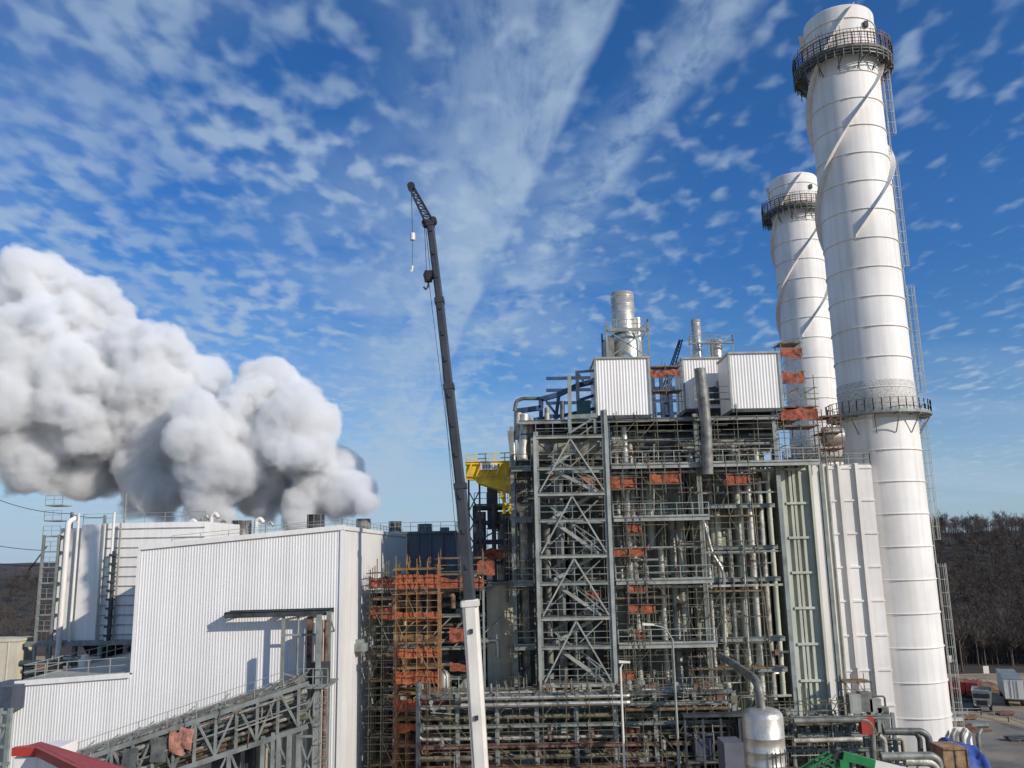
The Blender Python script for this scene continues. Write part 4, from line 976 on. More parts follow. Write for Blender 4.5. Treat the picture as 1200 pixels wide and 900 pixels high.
# red-trimmed building at the lower left
RY = 46
DROP = 5
pa = P(18, 876, RY); pb = P(45, 874, RY); pc = P(150, 905, RY-14) ; zt_ = (pa.z+pb.z)/2
pc = P(128, 914, 37.5); 
t = thing('red_trimmed_building', 'low white building with a red roof edge in front of the ribbed hall', 'building', (pb.x, RY, 0))
A = V((pa.x, RY, 0)); Bq = V((pb.x, RY, 0)); Cc = V((pc.x, pc.y, 0)); inn = V((6.5, 3.5, 0))
b = MB()
def wall(p, q, z1, z2=None): b.add([(p.x, p.y, 0), (q.x, q.y, 0), (q.x, q.y, z2 or z1), (p.x, p.y, z1)], [(0,1,2,3)])
b.box(A.x, Bq.x, RY, RY+4, 0, zt_-.5); b.build('front_wall', M['white'], t)
b = MB(); zc = pc.z
b.add([(Bq.x+.01, Bq.y, 0), (Cc.x, Cc.y, 0), (Cc.x, Cc.y, zc-.4), (Bq.x+.01, Bq.y, zt_-.4)], [(0,1,2,3)]); b.build('side_wall', M['white'], t)
b = MB(); b.beam((A.x-.05, RY-.05, zt_-.2), (Bq.x+.1, RY-.05, zt_-.2), .35, .4); b.beam(Bq+V((0,0,zt_-.2)), Cc+V((0,0,zc-.2)), .35, .4); b.build('fascia', M['red'], t)
Dd = Cc+V((4.5, .8, 0)); E = Bq+V((1.5, 3.2, 0)); Dd = V((X(158, 903, 38.6), 38.6, 0)); zd = Z(158, 903, 38.6); E = V((X(48, 869, RY+1.2), RY+1.2, 0)); ze = Z(48, 869, RY+1.2)
b = MB(); b.add([(Bq.x, Bq.y+.1, zt_+.01), (Cc.x, Cc.y, zc+.01), (Dd.x, Dd.y, zd), (E.x, E.y, ze), (A.x, RY+1.2, ze-.15), (A.x, RY+.1, zt_+.01)], [(0,1,2,3,4,5)])
b.add([(Dd.x, Dd.y, zd), (E.x, E.y, ze), (E.x+1, E.y+4, ze-3), (Dd.x+1, Dd.y+4, zd-3)], [(0,1,2,3)]); b.add([(A.x, RY+1.2, ze-.15), (E.x, E.y, ze), (E.x+1, E.y+4, ze-3), (A.x, RY+5, ze-3)], [(0,1,2,3)]); b.build('roof', M['red'], t)

# ================================================================== LEFT FAR UNIT
LY = 91.0
t = thing('filter_house', 'tall white clad filter house on steel legs with outside pipes and ladders', 'building', (X(140, 690, LY), LY+6, 0))
zb = Z(140, 750, LY); zt_ = Z(140, 614, LY)
x0, x1, x2, x3 = X(66, 690, LY+1), X(90, 690, LY), X(118, 690, LY), X(235, 690, LY)
one('body', M['white'], t, 'box', x0, x1, LY+1, LY+12, zb, zt_-.3)
one('body', M['white'], t, 'box', x1+.01, x2, LY, LY+12, zb, zt_)
one('body', M['white'], t, 'box', x2+.01, x3, LY+.4, LY+12, zb, zt_+.1)
b = MB()
for k in range(12): z = zb+.5+(zt_-zb-1)*k/11; b.beam((x2, LY+.35, z), (x3, LY+.35, z), .08, .1)
for x in (x2-.1, X(137, 690, LY)): b.beam((x, LY-.1, zb), (x, LY-.1, zt_+.1), .16)
b.build('stiffener', M['steel_l'], t)
b = MB(); xx = X(74, 690, LY-.8); b.pipe([(xx, LY-.8, zb-2), (xx, LY-.8, zt_+.3), (xx+.5, LY-.2, zt_+.7)], .28, 12, .5); b.build('white_downpipe', M['boomw'], t)
for px in (86, 128): 
    b = MB(); xx = X(px, 690, LY-.5); b.pipe([(xx, LY-.5, zb), (xx, LY-.5, zt_+1.2)], .14, 8); b.build('pipe', M['boomw'], t)
b = MB()
for k in range(9):
    z = zb+1+k*1.6; xx = X(58, 690, LY); b.box(xx-.9, xx+.9, LY-.5, LY+1.5, z, z+.12)
    b.rail([(xx-.9, LY-.5, z+.1), (xx+.9, LY-.5, z+.1)], 1.0, .9, .025, toe=False)
for dx in (-.8, .8): b.beam((X(58, 690, LY)+dx, LY-.4, 0), (X(58, 690, LY)+dx, LY-.4, zt_-1), .25)
b.build('stair_tower', M['steel'], t)
b = MB(); xx = X(131, 690, LY-.3)
b.beam((xx, LY-.4, zb), (xx, LY-.4, zb+9), .4)
for k in range(10): b.box(xx-.35, xx+.35, LY-.75, LY-.3, zb+.4+k*.9, zb+.6+k*.9)
b.build('riser', M['steel_d'], t)
for px in (60, 90, 120, 150, 190, 225):
    for y in (LY+.5, LY+11): one('leg', M['steel'], t, 'beam', (X(px, 690, LY), y, 0), (X(px, 690, LY), y, zb), .4)
one('base_beam', M['steel'], t, 'beam', (x0-2, LY-.3, zb-.2), (x3, LY-.3, zb-.2), .4, .5)
for k in range(4):
    b = MB(); xx = x1+2+k*4.2; b.add([(xx-1.8, LY+1, zb-.1), (xx+1.8, LY+1, zb-.1), (xx+1.8, LY+6, zb-.1), (xx-1.8, LY+6, zb-.1), (xx-.3, LY+3, zb-4), (xx+.3, LY+3, zb-4), (xx+.3, LY+3.6, zb-4), (xx-.3, LY+3.6, zb-4)], [(0,1,5,4), (1,2,6,5), (2,3,7,6), (3,0,4,7), (4,5,6,7)]); b.build('hopper', M['steel_d'], t)
b = MB(); b.rail([(x1, LY+.3, zt_+.1), (x3, LY+.5, zt_+.15)], 1.0, 2.2, .025, toe=False); b.build('roof_railing', M['steel_l'], t)
for px, py, w_ in ((83, 600, .12), (122, 604, .12), (145, 578, .07)):
    b = MB(); xx = X(px, 620, LY+1.5); b.tube((xx, LY+1.5, zt_-1), (xx, LY+1.5, Z(px, py, LY+1.5)), w_*1.6, 6); b.build('roof_mast', M['steel'], t)
b = MB(); b.box(X(35, 700, LY-8), X(155, 700, LY-8), LY-5, LY-4.5, 0, 0.1)
# dark low plant under it
t = thing('low_pipe_plant', 'dark low pipework and vessels in shade below the white filter house', 'pipework', (X(120, 770, 88), 88, 0))
rp = random.Random(3); pcs = Pieces(); mnm = ('pipe_d', 'silver_r', 'steel_d')
for k in range(60):
    x = rp.uniform(X(30, 770, 88), X(158, 770, 88)); y = rp.uniform(84, 94); z = rp.uniform(9, 15.5); l = rp.uniform(1, 6)
    q = [(x, y, z), (x+l, y, z)] + ([(x+l, y, z-rp.uniform(1, 4))] if rp.random() < .6 else []); pcs.new(mnm[k % 3]).pipe(q, rp.choice((.1, .15, .3, .2)), 7, .3)
for k in range(8): x = X(40+k*16, 770, 86); one('post', M['steel_d'], t, 'beam', (x, 86, 0), (x, 86, 15), .3)
pcs.flush('pipe', t)
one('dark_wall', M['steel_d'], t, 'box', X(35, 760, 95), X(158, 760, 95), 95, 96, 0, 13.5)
b = MB(); xq0, xq1 = X(-40, 770, 90), X(20, 770, 90); zq = Z(10, 752, 90); b.box(xq0, xq1, 90, 93, 0, zq); b.box(xq0-.1, xq1+.1, 89.9, 93.1, zq, zq+.25)
for k in range(6): b.box(xq1-1-k*2.2, xq1-.9-k*2.2, 89.93, 89.997, .1, zq-.05)
tag(b.build('beige_building', M['cream']), 'plain beige building at the left edge below the wooded hill', 'building')
# steelwork at far left bottom
t = thing('blue_topped_frame', 'dark steel frame with a blue cover at the left edge beside the ribbed hall', 'steel frame', (X(2, 860, 60), 60, 0))
b = MB()
for px in (-14, -4, 8):
    b.beam((X(px, 880, 60), 60, 0), (X(px, 880, 60), 60, Z(px, 830, 60)), .25)
for py in (835, 850, 875, 895): b.beam((X(-25, py, 60), 60, Z(0, py, 60)), (X(11, py, 60), 60, Z(0, py, 60)), .2)
b.beam(P(-14, 890, 60), P(8, 852, 60), .12); b.build('frame', M['steel'], t)
one('blue_cover', M['bluec'], t, 'box', X(-30, 820, 60), X(10, 820, 60), 60.3, 64, Z(0, 835, 60), Z(0, 806, 60))

# ================================================================== COOLING TOWER with fan stacks
CY = 104.5
zt_ = Z(500, 624, CY)
t = thing('cooling_tower', 'long dark slate cooling tower behind the ribbed hall', 'cooling tower', (X(400, 650, CY), CY+6, 0))
xc0, xc1 = X(180, 640, CY), X(536, 640, CY)
one('body', M['slate'], t, 'box', xc0, xc1, CY, CY+14, 0, zt_)
b = MB()
for k in range(26): x = xc1-.3-k*1.45; b.beam((x, CY-.08, .1), (x, CY-.08, zt_-.1), .15)
b.beam((xc0, CY-.12, zt_), (xc1, CY-.12, zt_), .2, .3); b.build('cladding_rib', M['slate'], t)
b = MB(); b.rail([(xc0, CY+.2, zt_+.15), (xc1-.2, CY+.2, zt_+.15), (xc1-.2, CY+12, zt_+.15)], 1.1, 1.8, .028, toe=False); b.build('roof_railing', M['steel_l'], t)
fan_l = ['wide pale fan stack at the foot of the steam plume', 'dark fan stack beside the right end of the steam plume', 'pale fan stack above the corner of the ribbed hall', 'fan stack just right of the ribbed hall corner', 'dark fan stack in the middle of the slate roof', 'dark fan stack close to the crane boom']
for k, (px, wpx, yt, mm) in enumerate(((283, 22, 610, 'pipe'), (370, 20, 603, 'steel_d'), (426, 16, 608, 'steel'), (463, 14, 611, 'steel_d'), (498, 16, 614, 'slate'), (521, 10, 618, 'slate'))):
    xx = X(px, 620, CY+4); r_ = wpx*.053; z1 = Z(px, yt, CY+4)
    ft = thing('fan_stack', fan_l[k], 'fan stack', (xx, CY+4, zt_), 'fan stacks on the cooling tower roof')
    b = MB(); b.lathe(xx, CY+4, [(r_*1.12, zt_+.003), (r_, zt_+.4*(z1-zt_)), (r_*.98, z1-.1), (r_*1.06, z1), (r_*.9, z1), (r_*.9, zt_+.3)], 20, cap=False); b.build('cylinder_shell', M[mm], ft)
    b = MB()
    for j in range(8): a = j*PI/4; b.beam((xx+r_*1.05*math.cos(a), CY+4+r_*1.05*math.sin(a), zt_+.01), (xx+r_*1.05*math.cos(a), CY+4+r_*1.05*math.sin(a), z1), .06)
    b.build('rib', M['steel_l'], ft)
for k, px in enumerate((222, 236, 247, 258, 300, 312)):
    xx = X(px, 620, CY+3); b = MB(); z1 = Z(px, (612, 606, 604, 612, 610, 614)[k], CY+3); b.pipe([(xx, CY+3, zt_+.002), (xx, CY+3, z1), (xx+.5, CY+3, z1+.25), (xx+.9, CY+3, z1-.3)], .16 if k % 2 else .28, 8, .3)
    tag(b.build('vent_pipe', M['silver_r'] if k % 2 else M['boomw']), ('leftmost white gooseneck vent at the foot of the plume', 'slim dull gooseneck vent, second from the left on the cooling tower', 'tallest white gooseneck vent on the cooling tower roof', 'slim dull gooseneck vent just left of the pale fan stack', 'white gooseneck vent just right of the pale fan stack', 'slim dull gooseneck vent, last before the dark fan stack')[k], 'pipe', 'gooseneck vents on the cooling tower roof')
# ================================================================== YELLOW FRAME + STRUCTURES BETWEEN CRANE AND BOILER
YY = 74.0
t = thing('yellow_hopper_frame', 'bright yellow steel lifting frame with rails and a sloping underside beside the boiler house', 'lifting frame', (X(575, 560, YY), YY, 0))
q0 = P(546, 541, YY); q1 = P(603, 539, YY); zc = Z(575, 560, YY)
b = MB(); b.box(q0.x, q1.x, YY, YY+.25, zc, q1.z-.25); b.box(q0.x, q1.x, YY+2.2, YY+2.45, zc, q1.z-.25); b.hbeam((q0.x, YY-.05, zc), (q1.x, YY-.05, zc), .3, .3); b.hbeam((q0.x, YY-.05, q1.z-.2), (q1.x, YY-.05, q1.z-.2), .3, .25)
b.build('box_girder', M['yellow'], t)
b = MB(); pz = [P(a, c, YY-.1) for a, c in ((556, 561), (603, 558), (601, 578), (583, 573), (560, 566))]; n = len(pz)
b.add(pz+[p+V((0, 2.2, 0)) for p in pz], [tuple(range(n))[::-1], tuple(range(n, 2*n))]+[(i, (i+1) % n, n+(i+1) % n, n+i) for i in range(n)]); b.build('sloping_skirt', M['yellow'], t)
b = MB(); b.rail([(q0.x, YY, q0.z-.3), (q1.x, YY, q1.z-.25)], .9, .8, .05, toe=False)
for k in range(6): x = q0.x+(q1.x-q0.x)*k/5; b.beam((x, YY-.2, zc), (x+.5, YY-.2, q1.z-.3), .12)
b.build('guard_rail', M['yellow'], t)
b = MB(); b.box(X(563, 546, YY-.3), X(583, 546, YY-.3), YY-.3, YY-.24, Z(570, 551, YY), Z(570, 543, YY)); pl = b.build('name_board', M['boomw'], t)
b = MB(); x = X(566, 546, YY-.3)
for k in range(5): b.box(x+k*.24, x+k*.24+.13, YY-.33, YY-.305, Z(570, 549, YY), Z(570, 545, YY))
b.build('lettering', M['steel'], pl)
b = MB()
zy = Z(595, 602, YY)
for px in (591, 599): b.beam((X(px, 600, YY), YY+.2, zy), (X(px, 600, YY), YY+.2, zc), .3); one('leg', M['steel_d'], t, 'beam', (X(px, 600, YY), YY+.2, 0), (X(px, 600, YY), YY+.2, zy-.002), .28)
b.beam((X(584, 580, YY), YY, Z(584, 575, YY)), (X(598, 590, YY), YY, Z(598, 600, YY)), .22); b.build('leg', M['yellow'], t)
b = MB()
for px in (549, 562): b.beam((X(px, 620, YY), YY+1, 0), (X(px, 620, YY), YY+1, zc), .16)
for py in (575, 600, 625): b.beam(P(549, py, YY+1), P(562, py+25, YY+1), .1); b.beam(P(562, py, YY+1), P(549, py+25, YY+1), .1)
b.build('lattice_leg', M['steel_d'], t)
# dark tower beneath
t = thing('dark_steel_tower', 'dark open steel tower with pipes below the yellow frame', 'steel tower', (X(575, 700, 76), 77, 0))
x0, x1 = X(557, 700, 76), X(602, 700, 76)
for x in (x0, (x0+x1)/2, x1):
    for y in (76, 80): one('column', M['steel_d'], t, 'hbeam', (x, y, 0), (x, y, Z(575, 592, 76)), .3)
b = MB()
for py in (594, 612, 636, 660, 683):
    z = Z(575, py, 76)
    b = MB()
    for y in (76, 80): b.hbeam((x0, y, z), (x1, y, z), .25)
    b.box(x0, x1, 76.2, 80, z+.1, z+.16); b.build('floor_frame', M['steel_d'], t)
b = MB(); b.beam((x0, 75.9, Z(575, 636, 76)), (x1, 75.9, Z(575, 612, 76)), .12); b.build('brace', M['steel_d'], t)
b = MB()
for py in (592, 634): b.rail([(x0, 76, Z(575, py, 76)), (x1, 76, Z(575, py, 76))], 1.1, 1.2, .03)
b.build('railing', M['steel_b'], t)
one('bin', M['bluec'], t, 'box', X(571, 600, 77), X(583, 600, 77), 77, 79, Z(575, 620, 77), Z(575, 570, 77))
for k, (px, r_, mm) in enumerate(((561, .3, 'rust'), (590, .5, 'silver_r'), (596, .2, 'redp'), (567, .25, 'pipe_d'))):
    b = MB(); b.pipe([(X(px, 650, 78), 77.5, 10), (X(px, 650, 78), 77.5, Z(px, 600, 78))], r_, 10); b.build('pipe', M[mm], t)
netsheet(t, x0+.5, x1-.2, 75.6, Z(575, 655, 76), Z(575, 642, 76), M['net2'])
# tan casing with sloping roof
t = thing('tan_casing', 'tall plain tan casing with a sloping grey roof between crane boom and boiler house', 'casing', (X(588, 750, 74), 75, 0))
x0, x1 = X(571, 750, 73.5), X(602.5, 750, 73.5); za, zb = Z(571, 693, 73.5), Z(602, 683, 73.5)
b = MB(); vs = [(x0, 73.5, 0), (x1, 73.5, 0), (x1, 73.5, zb), (x0+1, 73.5, zb-.1), (x0, 73.5, za)]; b.add(vs+[(a, 75.9, c) for a, _, c in vs], [(0,1,2,3,4), (9,8,7,6,5), (0,4,9,5), (1,6,7,2), (2,7,8,3), (3,8,9,4)]); b.build('shell', M['casing_t'], t)
b = MB(); b.beam((x0-.1, 73.4, za), (x0+1, 73.4, zb), .2, .25); b.beam((x0+1, 73.4, zb), (x1, 73.4, zb+.05), .2, .25); b.build('eaves', M['steel'], t)
for k in range(6): one('panel_joint', M['casing_t'], t, 'box', x0, x1, 73.46, 73.497, 3+k*3.2, 3.06+k*3.2)
# reddish netted walkway left of the tower
def towerscaf(label, pxs, pys, Y, depth, nm='scaffold_tower', **k):
    x0, x1 = X(pxs[0], pys[1], Y), X(pxs[1], pys[1], Y); z1, z0 = Z(pxs[0], pys[0], Y), max(0, Z(pxs[0], pys[1], Y))
    t = thing(nm, label, 'scaffold', ((x0+x1)/2, Y+depth/2, z0), 'ochre scaffolds beside the ribbed hall'); scaffold(t, x0, x1, Y, Y+depth, z0, z1, **k); return t, x0, x1, z0, z1
OY = 67.5
t, x0, x1, z0, z1 = towerscaf('ochre tube scaffold tower with bands of orange netting beside the ribbed hall', (462, 514), (668, 1000), OY, 2.6, bay=.72, lift=1.9, decks=1.0, m=M['scaf_o'], r=.027)
for ya, yb_ in ((672, 690), (716, 728), (742, 751), (757, 772), (785, 803), (818, 832), (848, 858)): netsheet(t, x0-.1, x1+.1, OY+.2, Z(490, yb_, OY), Z(490, ya, OY), M['net'] if yb_ != 751 else M['plank'])
t, x0, x1, z0, z1 = towerscaf('grey tube scaffold between the ribbed hall wall and the ochre tower', (430, 460), (672, 1000), OY+1, 3.4, bay=1.1, lift=2.0, decks=.4, m=M['scaf'], r=.036)
for ya, yb_ in ((676, 690), (712, 728)): netsheet(t, x0-.1, x1+.1, OY+1.2, Z(440, yb_, OY), Z(440, ya, OY), M['net2'])
t, x0, x1, z0, z1 = towerscaf('raised scaffold walkway with orange netting behind the crane boom', (514, 566), (655, 693), OY+2, 2.0, bay=1.5, lift=1.6, decks=1, m=M['scaf'], r=.034)
netsheet(t, x0, x1, OY+2.15, Z(540, 691, OY+2), Z(540, 676, OY+2), M['net'])
netsheet(t, x0+3, x0+4.4, OY+3.5, Z(540, 676, OY+2), Z(540, 656, OY+2), M['net2'])
b = MB()
for x in (x0, x1): 
    for y in (OY+2, OY+4): b.beam((x, y, 0), (x, y, z0), .1)
b.build('support_post', M['steel'], t)
# dark structure behind
t = thing('turbine_inlet_frame', 'dark steel frame with ducts and vessels behind the ochre scaffold', 'steel frame', (X(500, 780, 73), 74, 0))
x0, x1 = X(432, 780, 73), X(570, 780, 73); b = MB()
for k in range(8):
    x = x0+(x1-x0)*k/7
    for y in (73, 77): b.hbeam((x, y, 0), (x, y, Z(500, 690, 73)), .32)
for py in (692, 722, 760, 795, 830, 865):
    z = Z(500, py, 73); b = MB(); b.box(x0, x1, 73.05, 77, z, z+.06); b.hbeam((x0, 73, z), (x1, 73, z), .26); b.build('floor_frame', M['steel'], t)
for k in range(7): x = x0+(x1-x0)*k/7; one('brace', M['steel'], t, 'beam', (x, 72.8, Z(500, 760, 73)), (x+2.8, 72.8, Z(500, 722, 73)), .1); one('brace', M['steel'], t, 'beam', (x, 72.8, Z(500, 830, 73)), (x+2.8, 72.8, Z(500, 795, 73)), .1)
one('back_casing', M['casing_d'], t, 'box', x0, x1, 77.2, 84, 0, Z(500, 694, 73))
rp = random.Random(21); pcs = Pieces(); mnm = ('silver', 'rust', 'pipe', 'steel_l')
for k in range(120):
    x = rp.uniform(x0, x1-.5); y = rp.uniform(72.9, 76); z = rp.uniform(5, 23); l = rp.uniform(.5, 2.5)
    q = [(x, y, z), (x+l, y, z)] + ([(x+l, y, z-rp.uniform(.6, 2))] if rp.random() < .6 else []); pcs.new(mnm[k % 4]).pipe(q, rp.choice((.06, .1, .16, .25)), 7, .25)
pcs.flush('pipe', t)
for px, py, r_ in ((547, 810, .5), (560, 800, .4), (532, 820, .6), (520, 800, .5)):
    q = P(px, py, 72.3); b = MB(); b.lathe(q.x, 72.3, [(.05, q.z-2.5), (r_, q.z-2.2), (r_, q.z+.6), (r_*.6, q.z+.9), (.05, q.z+1)], 14); b.build('vessel', M['silver'], t)
netsheet(t, X(527, 750, 72.5), X(548, 750, 72.5), 72.5, Z(530, 752, 72.5), Z(530, 735, 72.5), M['net2'])
netsheet(t, X(527, 750, 72.5), X(550, 750, 72.5), 72.5, Z(530, 787, 72.5), Z(530, 776, 72.5), M['net2'])

# ================================================================== PIPE RACK IN FRONT
PY = 66.5
t = thing('pipe_rack', 'long multi-tier pipe rack of grey, brown and olive pipes in front of the boiler house', 'pipe rack', (X(680, 870, PY), PY+1.5, 0))
x0, x1 = X(490, 860, PY), X(862, 860, PY)
tiers = [815, 838, 862, 886]
for k in range(9):
    x = x0+(x1-x0)*k/8; b = MB()
    for y in (PY, PY+4): b.hbeam((x, y, 0), (x, y, Z(x*1000/PY+600, 812, PY)), .3)
    for py in tiers: z = Z(650, py, PY)-.4; b.hbeam((x, PY-.3, z), (x, PY+4.3, z), .22)
    b.build('rack_frame', M['steel'], t)
rp = random.Random(5)
for py in tiers:
    z = Z(650, py, PY)-.28
    b = MB(); b.hbeam((x0, PY-.25, z-.35), (x1, PY-.25, z-.35), .2, .26); b.build('stringer', M['steel'] if py < 850 else M['rust'], t)
    for k in range(7):
        y = PY+.2+k*.6; r_ = rp.choice((.09, .12, .16, .2, .24)); mm = rp.choice(('pipe', 'silver_r', 'pipe_d', 'olive')) if py < 850 else rp.choice(('rust', 'olive', 'pipe', 'rust', 'silver_r'))
        xa = x0+rp.uniform(-.5, 6)*(rp.random() < .4); xb = x1-rp.uniform(0, 9)*(rp.random() < .5)
        pts = [(xa, y, z+r_), (xb, y, z+r_)]
        if rp.random() < .6: pts.append((xb, y, z+r_-rp.uniform(1.5, 3)))
        if rp.random() < .4: pts.insert(0, (xa, y, z+r_+rp.uniform(.8, 1.6)))
        b = MB(); b.pipe(pts, r_, 9, .5); b.build('pipe', M[mm], t)
for py, r_ in ((818, .13), (826, .17)):
    z = Z(600, py, PY-.6); b = MB(); b.pipe([(X(540, py, PY-.6), PY-.6, z), (X(738, py, PY-.6), PY-.6, z), (X(738, py, PY-.6), PY+1, z)], r_, 10, .3); b.build('silver_pipe', M['silver'], t)
# crowd of small fittings, valves and cable bundles on the rack
pcs = Pieces(); mnm = ('steel_l', 'rust', 'olive', 'silver_r')
for k in range(900):
    x = rp.uniform(x0, x1); z = rp.uniform(3, Z(650, 808, PY)); y = rp.uniform(PY-.7, PY+3)
    i = rp.randrange(4); c = rp.random(); pb_ = pcs.new(mnm[i])
    if c < .4: pb_.beam((x, y, z), (x, y, z+rp.uniform(.5, 2)), .05)
    elif c < .7: pb_.beam((x, y, z), (x+rp.uniform(.4, 2), y, z+rp.uniform(-.2, .2)), .06)
    elif c < .85: s_ = rp.uniform(.1, .28); pb_.box(x-s_, x+s_, y-s_, y+s_, z-s_, z+s_)
    else: pb_.tube((x, y, z), (x, y, z+.35), .13, 8); pb_.tube((x-.2, y, z+.17), (x+.2, y, z+.17), .06, 6); pb_.tube((x, y-.05, z+.5), (x, y+.05, z+.5), .16, 8)
pcs.flush('fitting', t, 95)
scaf_thing('low tube scaffold threaded through the pipe rack', (500, 725), (812, 1000), PY-.9, 1.2, bay=1.6, lift=1.7, decks=.1, r=.024)
scaf_thing('low tube scaffold in front of the dark bay by the drum', (740, 865), (806, 1000), PY-.6, 1.2, bay=1.3, lift=1.6, decks=.15, r=.024)
# dark navy bay
t = thing('pump_shelter', 'dark navy equipment shelter behind the silver drum', 'shelter', (X(830, 880, 65), 67, 0))
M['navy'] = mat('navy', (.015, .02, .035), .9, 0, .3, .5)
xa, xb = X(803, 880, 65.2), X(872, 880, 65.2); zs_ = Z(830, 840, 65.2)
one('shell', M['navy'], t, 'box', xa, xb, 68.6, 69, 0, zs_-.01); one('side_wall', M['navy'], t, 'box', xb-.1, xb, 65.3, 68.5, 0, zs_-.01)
one('floor_deck', M['grate'], t, 'box', xa, xb-.12, 65.4, 68.5, zs_-3.2, zs_-3.1)
for u in (0, .33, .66, 1): one('post', M['steel_d'], t, 'beam', (xa+.1+(xb-xa-.3)*u, 65.3, 0), (xa+.1+(xb-xa-.3)*u, 65.3, zs_-.01), .16)
for k in range(4): one('pipe', M[('pipe_d', 'bluec', 'silver_r', 'pipe_d')[k]], t, 'pipe', [(xa+.3, 66+k*.6, zs_-.8-k*.7), (xb-.5, 66+k*.6, zs_-.8-k*.7), (xb-.5, 66+k*.6, zs_-2.5-k*.5)], .1+.05*k, 8, .3)
one('generator_box', M['bluec'], t, 'box', xa+.8, xa+2.3, 66, 68, zs_-3.09, zs_-1.7)
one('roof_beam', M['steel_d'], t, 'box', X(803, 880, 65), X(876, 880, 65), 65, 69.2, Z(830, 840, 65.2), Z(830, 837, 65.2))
one('cabinet', mat('grey_blue_cabinet', (.13, .145, .2), .5, 0, .1, .5), t, 'box', X(849, 880, 60), X(872, 880, 60), 60, 62, 0, Z(850, 871, 60))
# silver drum
DYY = 57.0
q = P(893, 835, DYY); r_ = 22.3*DYY/1000
t = thing('silver_drum', 'upright silver insulated drum with domed top in front of the pipework', 'vessel', (q.x, DYY, 0))
b = MB(); zt_ = Z(893, 829, DYY); pr = [(r_, 1.2)]; z = 2.0
while z < zt_-1: pr += [(r_, z), (r_+.03, z+.04), (r_, z+.08)]; z += .8
pr += [(r_, zt_-.55), (r_*.96, zt_-.35), (r_*.82, zt_-.15), (r_*.55, zt_-.03), (.25, zt_)]; b.lathe(q.x, DYY, pr, 36); b.build('shell', M['silver'], t)
b = MB()
for a in range(4): c_, s_ = math.cos(a*PI/2+.4)*r_*.8, math.sin(a*PI/2+.4)*r_*.8; b.beam((q.x+c_, DYY+s_, 0), (q.x+c_, DYY+s_, 1.3), .25)
b.build('leg', M['steel'], t)
b = MB(); b.pipe([(q.x, DYY, zt_-.1), (q.x-.1, DYY, Z(890, 805, DYY)), P(884, 795, DYY+1), P(862, 780, DYY+6), P(843, 768, DYY+12)], .27, 12, .8); b.build('bent_pipe', M['pipe'], t)
b = MB(); z = Z(893, 885, DYY-r_-.3)
for dx in (-.5, 0, .5): b.tube((q.x+.5+dx*.6, DYY-r_-.3, z-3), (q.x+.5+dx*.6, DYY-r_-.3, z+.3), .035); b.tube((q.x+.3+dx*.6, DYY-r_-.3, z+.1*dx), (q.x+.7+dx*.6, DYY-r_-.3, z+.1*dx), .04)
b.build('gauge_piping', M['steel_d'], t)
# lamp posts
def lamp(name, label, top, bot, Y, head, m='steel_l'):
    a = P(*bot, Y); c = P(*top, Y); x = (X(bot[0], bot[1], Y)); t = thing(name, label, 'street lamp', (c.x, Y, 0), 'yard lamp posts')
    b = MB(); b.tube((c.x, Y, 0), (c.x, Y, c.z), .11, 10, .07); b.build('pole', M[m], t)
    h = P(*head, Y); b = MB(); b.pipe([(c.x, Y, c.z-.1), (c.x+(h.x-c.x)*.3, Y, c.z+(h.z-c.z)*.75), (h.x, Y, h.z)], .05, 8, .5); b.build('arm', M[m], t)
    b = MB(); b.taper((h.x+.2, Y, h.z), (h.x-.6, Y, h.z+.05), .2, .12, .34, .16); b.build('lamp_head', M['boomw'], t)
lamp('street_lamp', 'tall grey yard lamp with a curved arm to the left before the middle bay', (788, 748), (795, 900), 60, (763, 732))
lamp('street_lamp', 'shorter white pole lamp standing among the orange nettings of the pipe rack', (727, 782), (731, 895), 63, (735, 776), 'boomw')
# ------------------------------------------------------------------ right lower pipework
RY2 = 70.0
t = thing('pipe_skid', 'tangle of grey pipes, valves and loops at the foot of the flue duct', 'pipework', (X(1000, 870, RY2), RY2+1, 0))
x0, x1 = X(915, 870, RY2), X(1052, 870, RY2); rp = random.Random(9); pcs = Pieces(); mnm = ('steel_l', 'pipe_d', 'olive', 'silver')
for k in range(520):
    x = rp.uniform(x0, x1); y = rp.uniform(RY2, RY2+5); z = rp.uniform(3.5, Z(960, 828+rp.uniform(0, 20), RY2)); pb_ = pcs.new(mnm[rp.randrange(4)]); c = rp.random()
    if c < .3: pb_.beam((x, y, z-1), (x, y, z+.6), .06)
    elif c < .6: l = rp.uniform(.5, 2.4); pb_.pipe([(x, y, z), (x+l, y, z), (x+l, y, z-rp.uniform(.4, 1.5))], rp.choice((.05, .08, .12)), 6, .2)
    elif c < .8: pb_.box(x-.15, x+.15, y-.15, y+.15, z-.2, z+.2)
    else: pb_.beam((x, y, z), (x+rp.uniform(-1, 1), y, z+rp.uniform(.4, 1.2)), .05)
pcs.flush('fitting', t, 95)
b = MB()
for k in range(9):
    x = x0+(x1-x0)*k/8; b.hbeam((x, RY2+.5, 0), (x, RY2+.5, Z(980, 838, RY2)), .26)
for py in (842, 862, 880): z = Z(980, py, RY2); b.hbeam((x0, RY2+.4, z), (x1, RY2+.4, z), .25); 
b.build('frame', M['steel'], t)
one('back_panel', M['black'], t, 'box', x0, X(1040, 870, 76), 75.2, 75.6, 0, Z(960, 850, 75))
